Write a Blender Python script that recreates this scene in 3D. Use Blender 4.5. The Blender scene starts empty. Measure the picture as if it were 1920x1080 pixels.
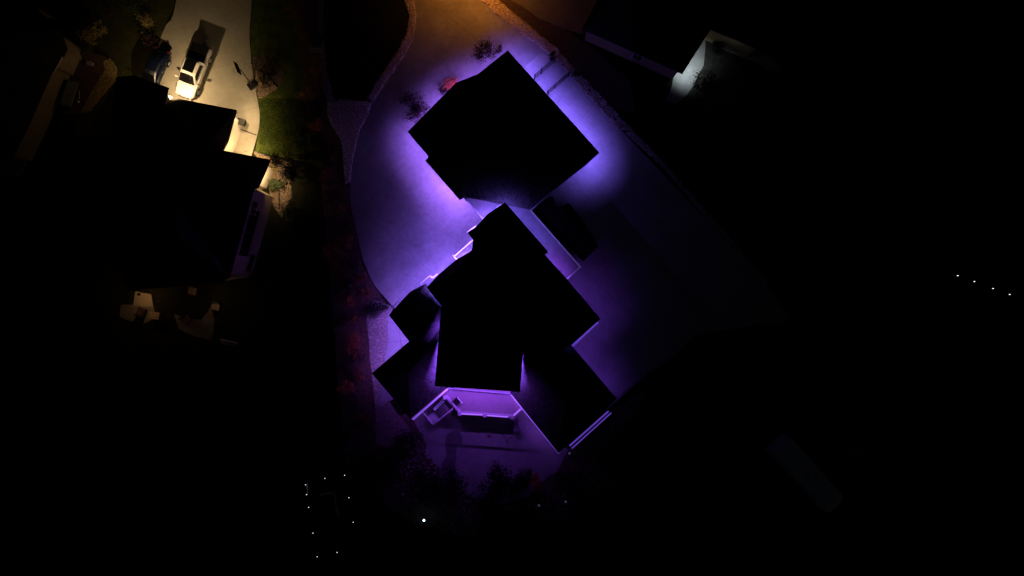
import bpy, bmesh, math, random
from mathutils import Vector, Matrix, noise
from mathutils.geometry import tessellate_polygon
R = math.radians
random.seed(11)
S = bpy.context.scene
COL = S.collection
CAMH = 70.0                      # flying height of the camera above the driveway
W_GROUND = 105.0                 # width of ground seen, metres
K = W_GROUND / 1920.0

# ---------------------------------------------------------------- camera
cd = bpy.data.cameras.new("camera"); cam = bpy.data.objects.new("camera", cd); COL.objects.link(cam)
cd.sensor_width = 36; cd.lens = 36 * CAMH / W_GROUND; cd.clip_end = 1000; cd.clip_start = 0.5
cam.location = (0, 0, CAMH); cam.rotation_euler = (0, 0, 0); S.camera = cam

# ---------------------------------------------------------------- night sky and a trace of moonlight
w = bpy.data.worlds.new("World"); S.world = w; w.use_nodes = True
nt = w.node_tree; nt.nodes.clear()
sky = nt.nodes.new("ShaderNodeTexSky"); sky.sky_type = 'NISHITA'; sky.sun_disc = False
sky.sun_elevation = R(35); sky.sun_rotation = R(120)
bg = nt.nodes.new("ShaderNodeBackground"); bg.inputs[1].default_value = 0.0004
ow = nt.nodes.new("ShaderNodeOutputWorld")
nt.links.new(sky.outputs[0], bg.inputs[0]); nt.links.new(bg.outputs[0], ow.inputs[0])
sd = bpy.data.lights.new("moon", 'SUN'); sd.energy = 0.0018; sd.angle = R(0.5); sd.color = (1, .95, .88)
so = bpy.data.objects.new("moon", sd); COL.objects.link(so); so.rotation_euler = (R(55), 0, R(60))
vs = S.view_settings; vs.view_transform = 'Standard'; vs.look = 'None'; vs.exposure = 0; vs.gamma = 1; vs.use_curve_mapping = False
S.render.engine = 'CYCLES'
S.cycles.max_bounces = 5; S.cycles.use_light_tree = True

# ---------------------------------------------------------------- helpers
def P(px, py, z=0.0):
    """survey point: plan position of a point at height z, from the aerial photograph"""
    s = K * (CAMH - z) / CAMH
    return Vector(((px - 960) * s, (540 - py) * s, z))
def PP(pts, z=0.0): return [P(a, b, z) for a, b in pts]

MATS = {}
def mat(name, col, rough=.8, metal=0., var=.25, scale=3., bump=0., bscale=40., spec=.3, detail=6, col2=None):
    if name in MATS: return MATS[name]
    m = bpy.data.materials.new(name); m.use_nodes = True; MATS[name] = m
    n = m.node_tree; b = n.nodes["Principled BSDF"]; L = n.links.new
    b.inputs["Roughness"].default_value = rough; b.inputs["Metallic"].default_value = metal
    b.inputs["Specular IOR Level"].default_value = spec
    tc = n.nodes.new("ShaderNodeTexCoord")
    nz = n.nodes.new("ShaderNodeTexNoise"); nz.inputs["Scale"].default_value = scale; nz.inputs["Detail"].default_value = detail
    nz.inputs["Roughness"].default_value = .65
    L(tc.outputs["Object"], nz.inputs["Vector"])
    cr = n.nodes.new("ShaderNodeValToRGB")
    c2 = col2 or tuple(min(1, c * (1 + var)) for c in col); c1 = tuple(c * (1 - var) for c in col)
    cr.color_ramp.elements[0].position = .3; cr.color_ramp.elements[1].position = .7
    cr.color_ramp.elements[0].color = (*c1, 1); cr.color_ramp.elements[1].color = (*c2, 1)
    L(nz.outputs["Fac"], cr.inputs[0]); L(cr.outputs[0], b.inputs["Base Color"])
    if bump:
        n2 = n.nodes.new("ShaderNodeTexNoise"); n2.inputs["Scale"].default_value = bscale; n2.inputs["Detail"].default_value = 5
        L(tc.outputs["Object"], n2.inputs["Vector"])
        bp = n.nodes.new("ShaderNodeBump"); bp.inputs["Strength"].default_value = bump; bp.inputs["Distance"].default_value = .05
        L(n2.outputs["Fac"], bp.inputs["Height"]); L(bp.outputs[0], b.inputs["Normal"])
    return m

def emit(name, col, strength):
    if name in MATS: return MATS[name]
    m = bpy.data.materials.new(name); m.use_nodes = True; MATS[name] = m
    b = m.node_tree.nodes["Principled BSDF"]; b.inputs["Base Color"].default_value = (.8, .8, .8, 1)
    b.inputs["Emission Color"].default_value = (*col, 1); b.inputs["Emission Strength"].default_value = strength
    return m

def concrete(name, col, joint=4.0, rot=0., stain=.25, jdark=.72):
    if name in MATS: return MATS[name]
    m = bpy.data.materials.new(name); m.use_nodes = True; MATS[name] = m
    n = m.node_tree; b = n.nodes["Principled BSDF"]; L = n.links.new
    b.inputs["Roughness"].default_value = .85; b.inputs["Specular IOR Level"].default_value = .2
    tc = n.nodes.new("ShaderNodeTexCoord")
    mp = n.nodes.new("ShaderNodeMapping"); mp.inputs["Rotation"].default_value = (0, 0, rot)
    L(tc.outputs["Object"], mp.inputs[0])
    br = n.nodes.new("ShaderNodeTexBrick"); br.offset = 0; br.inputs["Scale"].default_value = 1
    br.inputs["Brick Width"].default_value = joint; br.inputs["Row Height"].default_value = joint
    br.inputs["Mortar Size"].default_value = .018; br.inputs["Mortar Smooth"].default_value = .3
    br.inputs["Color1"].default_value = (1, 1, 1, 1); br.inputs["Color2"].default_value = (.93, .93, .93, 1)
    br.inputs["Mortar"].default_value = (jdark, jdark, jdark, 1)
    L(mp.outputs[0], br.inputs["Vector"])
    def nz(s, d, lo, hi):
        t = n.nodes.new("ShaderNodeTexNoise"); t.inputs["Scale"].default_value = s; t.inputs["Detail"].default_value = d
        t.inputs["Roughness"].default_value = .7
        L(tc.outputs["Object"], t.inputs["Vector"])
        r = n.nodes.new("ShaderNodeMapRange"); r.inputs["From Min"].default_value = .3; r.inputs["From Max"].default_value = .7
        r.inputs["To Min"].default_value = lo; r.inputs["To Max"].default_value = hi
        L(t.outputs["Fac"], r.inputs[0]); return r.outputs[0]
    def mul(a, c):
        x = n.nodes.new("ShaderNodeVectorMath"); x.operation = 'MULTIPLY'; L(a, x.inputs[0]); L(c, x.inputs[1]); return x.outputs[0]
    a = mul(nz(.25, 5, 1 - stain, 1.08), nz(2.2, 8, 1 - stain * .55, 1.05))
    a = mul(a, nz(14, 3, .93, 1.04)); a = mul(a, br.outputs["Color"])
    rgb = n.nodes.new("ShaderNodeRGB"); rgb.outputs[0].default_value = (*col, 1)
    L(mul(a, rgb.outputs[0]), b.inputs["Base Color"])
    return m

def shingles(name, col):
    if name in MATS: return MATS[name]
    m = bpy.data.materials.new(name); m.use_nodes = True; MATS[name] = m
    n = m.node_tree; b = n.nodes["Principled BSDF"]; L = n.links.new
    b.inputs["Roughness"].default_value = .95; b.inputs["Specular IOR Level"].default_value = .08
    tc = n.nodes.new("ShaderNodeTexCoord")
    vo = n.nodes.new("ShaderNodeTexVoronoi"); vo.inputs["Scale"].default_value = 5
    L(tc.outputs["Object"], vo.inputs["Vector"])
    hs = n.nodes.new("ShaderNodeMapRange"); hs.inputs["To Min"].default_value = .6; hs.inputs["To Max"].default_value = 1.5
    L(vo.outputs["Color"], hs.inputs[0])
    rgb = n.nodes.new("ShaderNodeRGB"); rgb.outputs[0].default_value = (*col, 1)
    x = n.nodes.new("ShaderNodeVectorMath"); x.operation = 'MULTIPLY'; L(hs.outputs[0], x.inputs[0]); L(rgb.outputs[0], x.inputs[1])
    L(x.outputs[0], b.inputs["Base Color"])
    return m

def lawn(name, c1, c2, centre=None, period=1.7):
    if name in MATS: return MATS[name]
    m = bpy.data.materials.new(name); m.use_nodes = True; MATS[name] = m
    n = m.node_tree; b = n.nodes["Principled BSDF"]; L = n.links.new
    b.inputs["Roughness"].default_value = .95; b.inputs["Specular IOR Level"].default_value = .05
    tc = n.nodes.new("ShaderNodeTexCoord")
    nz = n.nodes.new("ShaderNodeTexNoise"); nz.inputs["Scale"].default_value = 1.1; nz.inputs["Detail"].default_value = 10; nz.inputs["Roughness"].default_value = .75
    L(tc.outputs["Object"], nz.inputs["Vector"])
    fac = nz.outputs["Fac"]
    if centre:                      # curved mowing stripes round a bed
        mp = n.nodes.new("ShaderNodeMapping"); mp.inputs["Location"].default_value = (-centre[0], -centre[1], 0)
        L(tc.outputs["Object"], mp.inputs[0])
        wv = n.nodes.new("ShaderNodeTexWave"); wv.wave_type = 'RINGS'; wv.rings_direction = 'Z'
        wv.inputs["Scale"].default_value = .314 / period; wv.inputs["Distortion"].default_value = 3.5; wv.inputs["Detail"].default_value = 2
        wv.inputs["Detail Scale"].default_value = .6
        L(mp.outputs[0], wv.inputs["Vector"])
        mx = n.nodes.new("ShaderNodeMix"); mx.inputs[0].default_value = .12
        L(nz.outputs["Fac"], mx.inputs[2]); L(wv.outputs["Fac"], mx.inputs[3]); fac = mx.outputs[0]
    cr = n.nodes.new("ShaderNodeValToRGB"); cr.color_ramp.elements[0].position = .3; cr.color_ramp.elements[1].position = .72
    cr.color_ramp.elements[0].color = (*c1, 1); cr.color_ramp.elements[1].color = (*c2, 1)
    L(fac, cr.inputs[0]); L(cr.outputs[0], b.inputs["Base Color"])
    n2 = n.nodes.new("ShaderNodeTexNoise"); n2.inputs["Scale"].default_value = 9; n2.inputs["Detail"].default_value = 6
    L(tc.outputs["Object"], n2.inputs["Vector"])
    bp = n.nodes.new("ShaderNodeBump"); bp.inputs["Strength"].default_value = .7; bp.inputs["Distance"].default_value = .12
    L(n2.outputs["Fac"], bp.inputs["Height"]); L(bp.outputs[0], b.inputs["Normal"])
    return m

M_CONC = concrete("driveway_concrete", (.40, .385, .37), 4.2, R(41), .38, .6)
M_PAD = concrete("pad_concrete", (.56, .54, .52), 3.0, R(41), .3, .6)
M_WARMCONC = concrete("warm_concrete", (.42, .37, .29), 5.0, R(-16), .2, .62)
M_PAVER = concrete("paver_concrete", (.40, .40, .42), 2.0, R(-7), .1, .35)
M_DARKCONC = concrete("old_concrete", (.23, .215, .2), 3.2, R(66), .3)
M_PATIO = concrete("patio_concrete", (.36, .345, .34), 3.6, R(41), .28, .7)
M_GRASS = lawn("field_grass", (.010, .011, .006), (.028, .028, .013))
M_LAWN = lawn("mown_lawn", (.028, .046, .008), (.11, .13, .024), P(505, 150)[:2], 1.5)
M_LAWN2 = lawn("side_lawn", (.03, .034, .010), (.07, .07, .022))
M_DIRT = mat("mulch", (.10, .065, .05), .95, var=.5, scale=6, bump=.8, bscale=14)
M_ROCKB = mat("rock_bed", (.21, .16, .14), .95, var=.45, scale=9, bump=.8, bscale=10)
M_SHING = shingles("dark_shingles", (.03, .028, .028))
M_SHING4 = shingles('shade_black_roof', (.009,.009,.009))
M_SHING3 = shingles("garage_shingles", (.085, .08, .08))
M_SHING2 = shingles("brown_shingles", (.016, .014, .012))
M_DECK = mat("deck_boards", (.27, .22, .23), .7, var=.1, scale=3)
M_TERR = mat("terrace_membrane", (.28, .27, .28), .9, var=.25, scale=.9, detail=9)
M_WALL = mat("stucco_wall", (.45, .42, .38), .9, var=.06, scale=2)
M_WALLC = mat("cream_siding", (.62, .55, .43), .85, var=.05, scale=1.5)
M_WHITE = mat("white_trim", (.8, .8, .8), .5, var=.03)
M_GLASS = mat("window_glass", (.015, .016, .02), .08, var=0, spec=.5)
M_DOOR = mat("door_paint", (.12, .07, .045), .6, var=.15)
M_BLACK = mat("black_metal", (.012, .012, .013), .5, var=.2)
M_DARKM = mat("dark_post", (.02, .016, .016), .7)
M_BARK = mat("bark", (.06, .045, .035), .95, var=.3, scale=8, bump=.5, bscale=20)
M_STONE = mat("gravel_stone", (.30, .26, .245), .9, var=.55, scale=5.3)
M_STONEW = mat("warm_stone", (.27, .185, .12), .9, var=.6, scale=5.3)
M_STONEP = mat("pale_stone", (.62, .48, .43), .9, var=.75, scale=5.3)
M_LEAFG = mat("green_leaves", (.045, .065, .02), .8, var=.5, scale=4)
M_LEAFD = mat("dark_leaves", (.014, .016, .010), .9, var=.5, scale=4)
M_LEAFRB = mat("bright_red_leaves", (.62, .16, .08), .8, var=.4, scale=4)
M_LEAFR = mat("red_leaves", (.30, .09, .05), .8, var=.4, scale=4)
M_LEAFO = mat("orange_leaves", (.34, .14, .06), .8, var=.5, scale=4)
M_LEAFB = mat("bare_brown_leaves", (.045, .022, .022), .9, var=.5, scale=4)
M_LEAFY = mat("straw_leaves", (.30, .22, .08), .9, var=.5, scale=4)

class MB:
    def __init__(s): s.v = []; s.f = []; s.sm = False
    def poly(s, pts): 
        i = len(s.v); s.v += [Vector(p) for p in pts]; s.f.append(tuple(range(i, i + len(pts))))
    def box(s, c, d, rz=0., M=None):
        c = Vector(c); x, y, z = [k / 2 for k in d]; i = len(s.v)
        rot = M if M is not None else Matrix.Rotation(rz, 3, 'Z')
        for q in ((-x,-y,-z),(x,-y,-z),(x,y,-z),(-x,y,-z),(-x,-y,z),(x,-y,z),(x,y,z),(-x,y,z)):
            s.v.append(c + rot @ Vector(q))
        for f in ((0,3,2,1),(4,5,6,7),(0,1,5,4),(1,2,6,5),(2,3,7,6),(3,0,4,7)): s.f.append(tuple(i + k for k in f))
    def bar(s, a, b, wd, ht=None):
        """square bar from a to b; wd across, ht upright"""
        a = Vector(a); b = Vector(b); d = b - a; L = d.length
        if L < 1e-5: return
        x = d / L; up = Vector((0, 0, 1)) if abs(x.z) < .95 else Vector((1, 0, 0))
        y = up.cross(x).normalized(); z = x.cross(y)
        s.box((a + b) / 2, (L, wd, ht or wd), M=Matrix((x, y, z)).transposed())
    def tube(s, a, b, r0, r1=None, n=8, cap=True):
        a = Vector(a); b = Vector(b); r1 = r0 if r1 is None else r1
        x = (b - a).normalized(); up = Vector((0, 0, 1)) if abs(x.z) < .95 else Vector((1, 0, 0))
        y = up.cross(x).normalized(); z = x.cross(y); i = len(s.v)
        for p, r in ((a, r0), (b, r1)):
            for k in range(n):
                t = 2 * math.pi * k / n; s.v.append(p + y * (r * math.cos(t)) + z * (r * math.sin(t)))
        for k in range(n):
            l = (k + 1) % n; s.f.append((i + k, i + l, i + n + l, i + n + k))
        if cap:
            s.f.append(tuple(i + k for k in range(n))[::-1]); s.f.append(tuple(i + n + k for k in range(n)))
    def prism(s, pts, z0, z1):
        """closed prism over a plan outline; pts get their own z replaced"""
        pts = [Vector((p[0], p[1], 0)) for p in pts]
        ar = sum(pts[k].x * pts[(k+1) % len(pts)].y - pts[(k+1) % len(pts)].x * pts[k].y for k in range(len(pts)))
        if ar < 0: pts = pts[::-1]
        i = len(s.v); n = len(pts)
        s.v += [Vector((p.x, p.y, z0)) for p in pts] + [Vector((p.x, p.y, z1)) for p in pts]
        for k in range(n):
            l = (k + 1) % n; s.f.append((i + k, i + l, i + n + l, i + n + k))
        for t in tessellate_polygon([pts]):
            a, b, c = t
            if (pts[b] - pts[a]).cross(pts[c] - pts[a]).z < 0: a, c = c, a
            s.f.append((i + n + a, i + n + b, i + n + c)); s.f.append((i + c, i + b, i + a))
    def sphere(s, c, r, n=8, sz=1.):
        c = Vector(c); i = len(s.v); m = n // 2 + 1
        for a in range(m + 1):
            th = math.pi * a / m
            for b in range(n):
                ph = 2 * math.pi * b / n
                s.v.append(c + Vector((r * math.sin(th) * math.cos(ph), r * math.sin(th) * math.sin(ph), r * sz * math.cos(th))))
        for a in range(m):
            for b in range(n):
                l = (b + 1) % n; s.f.append((i + a*n + b, i + (a+1)*n + b, i + (a+1)*n + l, i + a*n + l))
    def build(s, name, m, parent=None, smooth=False, bevel=0.):
        me = bpy.data.meshes.new(name)
        o = bpy.data.objects.new(name, me); COL.objects.link(o)
        off = Vector((0, 0, 0))
        if parent is not None:
            o.parent = parent; q = parent
            while q is not None: off += q.location; q = q.parent
        me.from_pydata([tuple(v - off) for v in s.v], [], s.f); me.materials.append(m)
        if smooth: me.polygons.foreach_set("use_smooth", [True] * len(me.polygons))
        me.update()
        if bevel:
            b = o.modifiers.new("bevel", 'BEVEL'); b.width = bevel; b.segments = 2; b.limit_method = 'ANGLE'
        return o

def tag(o, label=None, cat=None, group=None, kind=None):
    if label: o['label'] = label
    if cat: o['category'] = cat
    if group: o['group'] = group
    if kind: o['kind'] = kind
    return o
def empty(name, loc, label=None, cat=None, group=None):
    o = bpy.data.objects.new(name, None); COL.objects.link(o); o.location = loc; o.empty_display_size = .3
    return tag(o, label, cat, group)
def copy_tree(o, loc, label=None):
    c = o.copy(); COL.objects.link(c); c.location = loc
    if label: c['label'] = label
    for ch in o.children:
        d = ch.copy(); COL.objects.link(d); d.parent = c
        for g in ch.children:
            e = g.copy(); COL.objects.link(e); e.parent = d
    return c

LV = [0]
def sheet(name, pts, m, z, label=None, thick=.004):
    """flat ground layer; outline is lightly subdivided and wobbled so that its edge is not ruled"""
    b = MB(); b.prism(pts, z - thick, z)
    return tag(b.build(name, m), kind='structure')
def wob(pts, amp=.12, step=.9, close=True):
    out = []; n = len(pts)
    for k in range(n if close else n - 1):
        a = Vector(pts[k]); c = Vector(pts[(k + 1) % n]); q = max(1, int((c - a).length / step))
        for j in range(q):
            p = a.lerp(c, j / q); v = noise.noise_vector(p * .8 + Vector((3, 7, 1)))
            out.append(p + Vector((v.x, v.y, 0)) * amp)
    return out
def smooth_line(pts, sub=6):
    pts = [Vector(p) for p in pts]; out = []
    for k in range(len(pts) - 1):
        p0 = pts[max(k-1, 0)]; p1 = pts[k]; p2 = pts[k+1]; p3 = pts[min(k+2, len(pts)-1)]
        for j in range(sub):
            t = j / sub
            out.append(.5 * ((2*p1) + (p2-p0)*t + (2*p0-5*p1+4*p2-p3)*t*t + (3*p1-p0-3*p2+p3)*t*t*t))
    out.append(pts[-1]); return out

# ---------------------------------------------------------------- lamps
def area_light(name, a, b, watts_per_m, col, parent, width=.05, tilt=0., spread=180, out=None):
    """a strip of LEDs from a to b that shines down"""
    a = Vector(a); b = Vector(b); d = b - a; L = d.length
    ld = bpy.data.lights.new(name, 'AREA'); ld.shape = 'RECTANGLE'; ld.size = L; ld.size_y = width
    ld.energy = watts_per_m * L; ld.color = col; ld.spread = R(spread)
    o = bpy.data.objects.new(name, ld); COL.objects.link(o)
    x = d / L; z = Vector((0, 0, 1))
    if out is not None: z = (Vector((0, 0, 1)) * math.cos(tilt) - Vector(out) * math.sin(tilt)).normalized()
    y = z.cross(x).normalized(); z = x.cross(y)
    mtx = Matrix((x, y, z)).transposed().to_4x4(); mtx.translation = (a + b) / 2
    if parent is not None:
        o.parent = parent; mtx.translation -= parent.location
    o.matrix_local = mtx
    return o
def point_light(name, loc, watts, col, parent=None, r=.06, spot=None, aim=None):
    ld = bpy.data.lights.new(name, 'SPOT' if spot else 'POINT'); ld.energy = watts; ld.color = col; ld.shadow_soft_size = r
    if spot: ld.spot_size = R(spot); ld.spot_blend = 1.0
    o = bpy.data.objects.new(name, ld); COL.objects.link(o)
    o.location = Vector(loc) - (parent.location if parent else Vector((0, 0, 0)))
    if parent: o.parent = parent
    if aim is not None: o.rotation_euler = (Vector(aim) - Vector(loc)).to_track_quat('-Z', 'Y').to_euler()
    return o

# ================================================================ GROUND
b = MB(); b.prism([(-300, -300), (300, -300), (300, 300), (-300, 300)], -.5, 0)
tag(b.build("ground", M_GRASS), kind='structure')

left_edge = smooth_line(PP([(770,-150),(771,0),(777,30),(771,70),(756,100),(738,125),(718,155),(700,185),(686,214),(670,250),(661,290),(656,340),(659,390),(670,440),(682,490),(703,535),(735,572)]))
right_edge = smooth_line(PP([(1214,702),(1262,668),(1300,628),(1400,610),(1480,600),(1430,528),(1300,388),(1135,213),(1045,112),(1000,74),(900,-8),(800,-150)]))
sheet("driveway", wob(left_edge + PP([(760,600),(900,640),(1060,700),(1150,754)]) + right_edge, .04), M_CONC, .03)
sheet("concrete_pad", PP([(984,126),(1014,100),(1050,116),(1138,216),(1430,525),(1478,600),(1398,612),(1300,630),(1262,669),(1212,700),(1156,745),(1000,600),(940,160)]), M_PAD, .05)
# strip beyond the driveway, then the neighbours' drives
sheet("verge", wob(PP([(905,-150),(915,-10),(1000,62),(1050,104),(1100,150),(1150,205),(1190,210),(1180,150),(1110,90),(1060,56),(1010,36),(972,9),(955,-10),(955,-150)])), mat("verge_dirt", (.085,.06,.05), .95, var=.35, scale=2), .012)
sheet("side_driveway", PP([(958,-150),(958,0),(974,9),(1010,35),(1060,55),(1130,75),(1180,20),(1180,-150)]), M_DARKCONC, .02)
nd_right = smooth_line(PP([(473,-150),(472,0),(468,60),(471,110),(478,160),(486,205),(487,228),(482,256),(469,300)]))
nd_left = smooth_line(PP([(282,190),(296,92),(310,50),(328,15),(350,-150)]))
sheet("neighbour_driveway", nd_right + PP([(430,330),(300,290)]) + nd_left, M_WARMCONC, .03)
# lawns
sheet("front_lawn", wob(PP([(473,-150),(473,0),(469,60),(472,110),(479,160),(487,205),(488,228),(483,256),(478,285),(520,292),(575,305),(640,330),(640,260),(622,230),(612,190),(602,120),(600,90),(594,0),(596,-150)]), .1), M_LAWN, .008)
sheet("neighbour_lawn", wob(PP([(160,-60),(328,-60),(326,15),(308,50),(294,92),(284,150),(217,150),(185,210),(160,260),(140,260),(150,210),(215,150),(218,125),(200,100),(150,75)]), .1), M_LAWN2, .008)
sheet("island_lawn", wob(PP([(608,-60),(757,-60),(763,0),(768,35),(760,70),(742,105),(720,140),(700,170),(680,186),(650,190),(630,180),(618,150),(610,90)]), .1), mat("island_grass",(.018,.018,.010),.95,var=.5,scale=3,bump=.5,bscale=12), .008)
# mulch and rock beds
sheet("mulch_bed", wob(PP([(473,105),(500,104),(528,125),(534,146),(520,168),(500,178),(486,184),(479,160)]), .15), M_DIRT, .016)
sheet("side_mulch_bed", wob(PP([(150,92),(195,105),(207,118),(219,130),(216,146),(190,180),(166,205),(150,212),(120,215),(128,170)]), .15), mat("pink_mulch",(.10,.055,.05),.95,var=.3,scale=4,bump=.6,bscale=12), .016)
sheet("rock_bed", wob(PP([(474,284),(512,297),(555,303),(572,316),(545,332),(548,372),(528,408),(505,372),(505,330),(495,300)]), .15), M_ROCKB, .016)
sheet("wall_bed", wob(PP([(555,0),(594,0),(600,120),(612,190),(640,250),(650,330),(680,500),(735,590),(700,760),(690,800),(640,780),(625,600),(610,420),(600,330),(620,290),(600,240),(580,190),(565,110)]), .2), mat("bed_soil",(.12,.06,.055),.95,var=.5,scale=3,bump=.6,bscale=10), .012)
# stone-strewn strips along the drive: a base sheet and loose stones on it
def stones(name, poly, count, m, base=None, r=(.05, .13), z=.03, seed=1, basem=None, label=None):
    rnd = random.Random(seed); pts = [Vector(p) for p in poly]
    if basem: sheet(name + "_base", wob(pts, .1), basem, z - .006)
    xs = [p.x for p in pts]; ys = [p.y for p in pts]; b = MB(); k = 0; tries = 0
    def inside(x, y):
        c = False
        for i in range(len(pts)):
            p, q = pts[i], pts[i - 1]
            if (p.y > y) != (q.y > y) and x < (q.x - p.x) * (y - p.y) / (q.y - p.y) + p.x: c = not c
        return c
    while k < count and tries < count * 30:
        tries += 1
        x = rnd.uniform(min(xs), max(xs)); y = rnd.uniform(min(ys), max(ys))
        if not inside(x, y): continue
        k += 1; s = rnd.uniform(*r); a = rnd.uniform(0, 6.3); h = s * rnd.uniform(.5, .9); i = len(b.v)
        n = 5
        for j in range(n):
            t = a + j * 6.283 / n; q = s * rnd.uniform(.75, 1.15)
            b.v.append(Vector((x + q * math.cos(t), y + q * math.sin(t) * .8, z - .01)))
        for j in range(n):
            t = a + j * 6.283 / n; q = s * rnd.uniform(.35, .7)
            b.v.append(Vector((x + q * math.cos(t), y + q * math.sin(t) * .8, z + h * rnd.uniform(.7, 1.1))))
        for j in range(n):
            l = (j + 1) % n; b.f.append((i + j, i + l, i + n + l, i + n + j))
        b.f.append(tuple(i + n + j for j in range(n)))
    o = b.build(name, m); tag(o, label, "gravel", kind='stuff'); return o

stones("gravel_strip", PP([(893,-12),(918,-12),(960,24),(1000,56),(1048,96),(1044,110),(1010,84),(960,48),(925,22)]), 2000, M_STONEP, basem=M_DIRT, r=(.09,.24), seed=2, z=.05,
       label="coarse orange-lit gravel strip running from the top edge to the concrete pad")
stones("gravel_strip", PP([(1048,96),(1100,152),(1150,207),(1240,300),(1330,402),(1440,530),(1432,536),(1310,392),(1236,306),(1135,214),(1088,162),(1044,110)]), 1500, M_STONEP, basem=M_DIRT, r=(.08,.2), seed=3, z=.06,
       label="narrow dark gravel border along the purple-lit edge of the concrete pad")
stones("gravel_border", PP([(757,-12),(771,-12),(779,30),(773,72),(757,104),(738,130),(718,160),(699,190),(690,184),(708,155),(728,124),(748,95),(764,65),(768,32)]), 1700, M_STONEP, basem=M_DIRT, r=(.09,.24), seed=4, z=.05,
       label="curved stone border between the dark island lawn and the main driveway")
stones("gravel_bed", PP([(613,194),(640,187),(668,190),(695,192),(690,212),(676,240),(668,262),(660,300),(656,340),(648,345),(644,290),(640,262),(624,236),(616,215)]), 3600, M_STONEP, basem=M_ROCKB, r=(.08,.19), seed=5, z=.05,
       label="triangular bed of pale gravel at the tip of the dark island lawn")
stones("gravel_path", PP([(594,-12),(606,-12),(606,66),(608,92),(616,150),(628,190),(612,194),(604,140),(599,90)]), 1500, M_STONE, basem=M_DIRT, r=(.05,.12), seed=6, z=.05,
       label="thin gravel strip running down past the green utility box")
stones("rock_mulch", PP([(476,286),(512,297),(552,304),(566,314),(545,330),(546,370),(528,405),(512,380),(505,340),(500,315)]), 2600, M_STONEW, r=(.06,.15), seed=7, z=.03,
       label="warm-lit rock mulch beside the neighbouring house corner")
stones("rock_edging", PP([(194,116),(207,110),(220,130),(217,150),(192,180),(170,208),(152,212),(168,180),(186,150),(198,132)]), 1700, M_LEAFY, r=(.05,.13), seed=8, z=.03,
       label="curved bed of golden stones left of the gabled neighbouring roof")
stones("bed_stones", PP([(479,130),(500,140),(520,165),(500,178),(487,186),(480,165)]), 700, M_STONEW, r=(.05,.15), seed=9, z=.03,
       label="rock mulch around the foot of the basketball hoop")
# left side of the main house: gravel, pavers
sheet("side_ground", wob(PP([(700,560),(735,572),(735,600),(728,680),(712,765),(704,765),(696,700),(690,640),(686,600)]), .4), mat("purple_gravel_base",(.30,.23,.24),.95,var=.25,scale=4,bump=.4), .016)
sheet("side_path", PP([(728,588),(790,620),(790,720),(712,762),(716,720),(722,670),(728,640)]), M_PAVER, .04)
stones("side_gravel", PP([(688,596),(727,596),(729,620),(727,640),(721,680),(716,720),(712,758),(704,758),(697,700),(692,640)]), 1500, M_STONEP, basem=mat("purple_gravel_base",(.30,.23,.24),.95,var=.25,scale=4,bump=.4), r=(.03,.07), seed=10, z=.034,
       label="pale gravel beside the slab path at the left of the main house")
stones("lower_gravel", PP([(704,758),(728,750),(745,775),(790,830),(740,850),(705,830)]), 1200, M_STONE, basem=M_ROCKB, r=(.03,.09), seed=12, z=.03,
       label="dim gravel below the left corner of the main house")
stones("corner_gravel", PP([(757,630),(790,640),(790,700),(750,660)]), 250, M_STONEP, r=(.03,.07), seed=13, z=.045,
       label="small gravel pocket in the inner corner of the side wing")
M_LOW = mat("lower_bed_soil", (.10,.06,.055), .95, var=.6, scale=1.4, bump=.8, bscale=9)
sheet("lower_bed", wob(PP([(640,770),(705,760),(780,780),(1000,760),(1060,846),(1150,775),(1215,715),(1300,700),(1330,760),(1240,850),(1130,930),(1010,1000),(860,1010),(740,960),(650,900)]), 1.2), M_LOW, .014)
stones("bed_rubble", PP([(740,800),(790,830),(830,890),(900,945),(1000,945),(1070,870),(1160,790),(1250,730),(1250,830),(1080,960),(960,1000),(820,980),(720,900)]), 1600, M_ROCKB, r=(.06,.2), seed=21, z=.03, label="scattered stones in the dark bed round the lower patio")
sheet("patio", wob(smooth_line(PP([(760,770),(788,806),(796,840),(812,872),(850,905),(905,938),(980,935),(1040,880),(1062,846)]), 4) + PP([(1000,700),(840,700)]), .55), M_PATIO, .035)
sheet("dark_patch", wob(smooth_line(PP([(836,850),(836,822),(848,808),(864,810),(868,828),(858,836),(856,870),(852,893),(826,893),(830,866),(836,850)]),4)[:-1], .15), mat("dark_patch_concrete",(.13,.12,.12),.7,var=.2,scale=2), .045)  # darker patch on the patio slab
# kerb line on the east side
b = MB(); b.bar(P(1130,772,.12), P(1212,702,.12), .12, .24); tag(b.build("edging_kerb", M_CONC), kind='structure')

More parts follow.
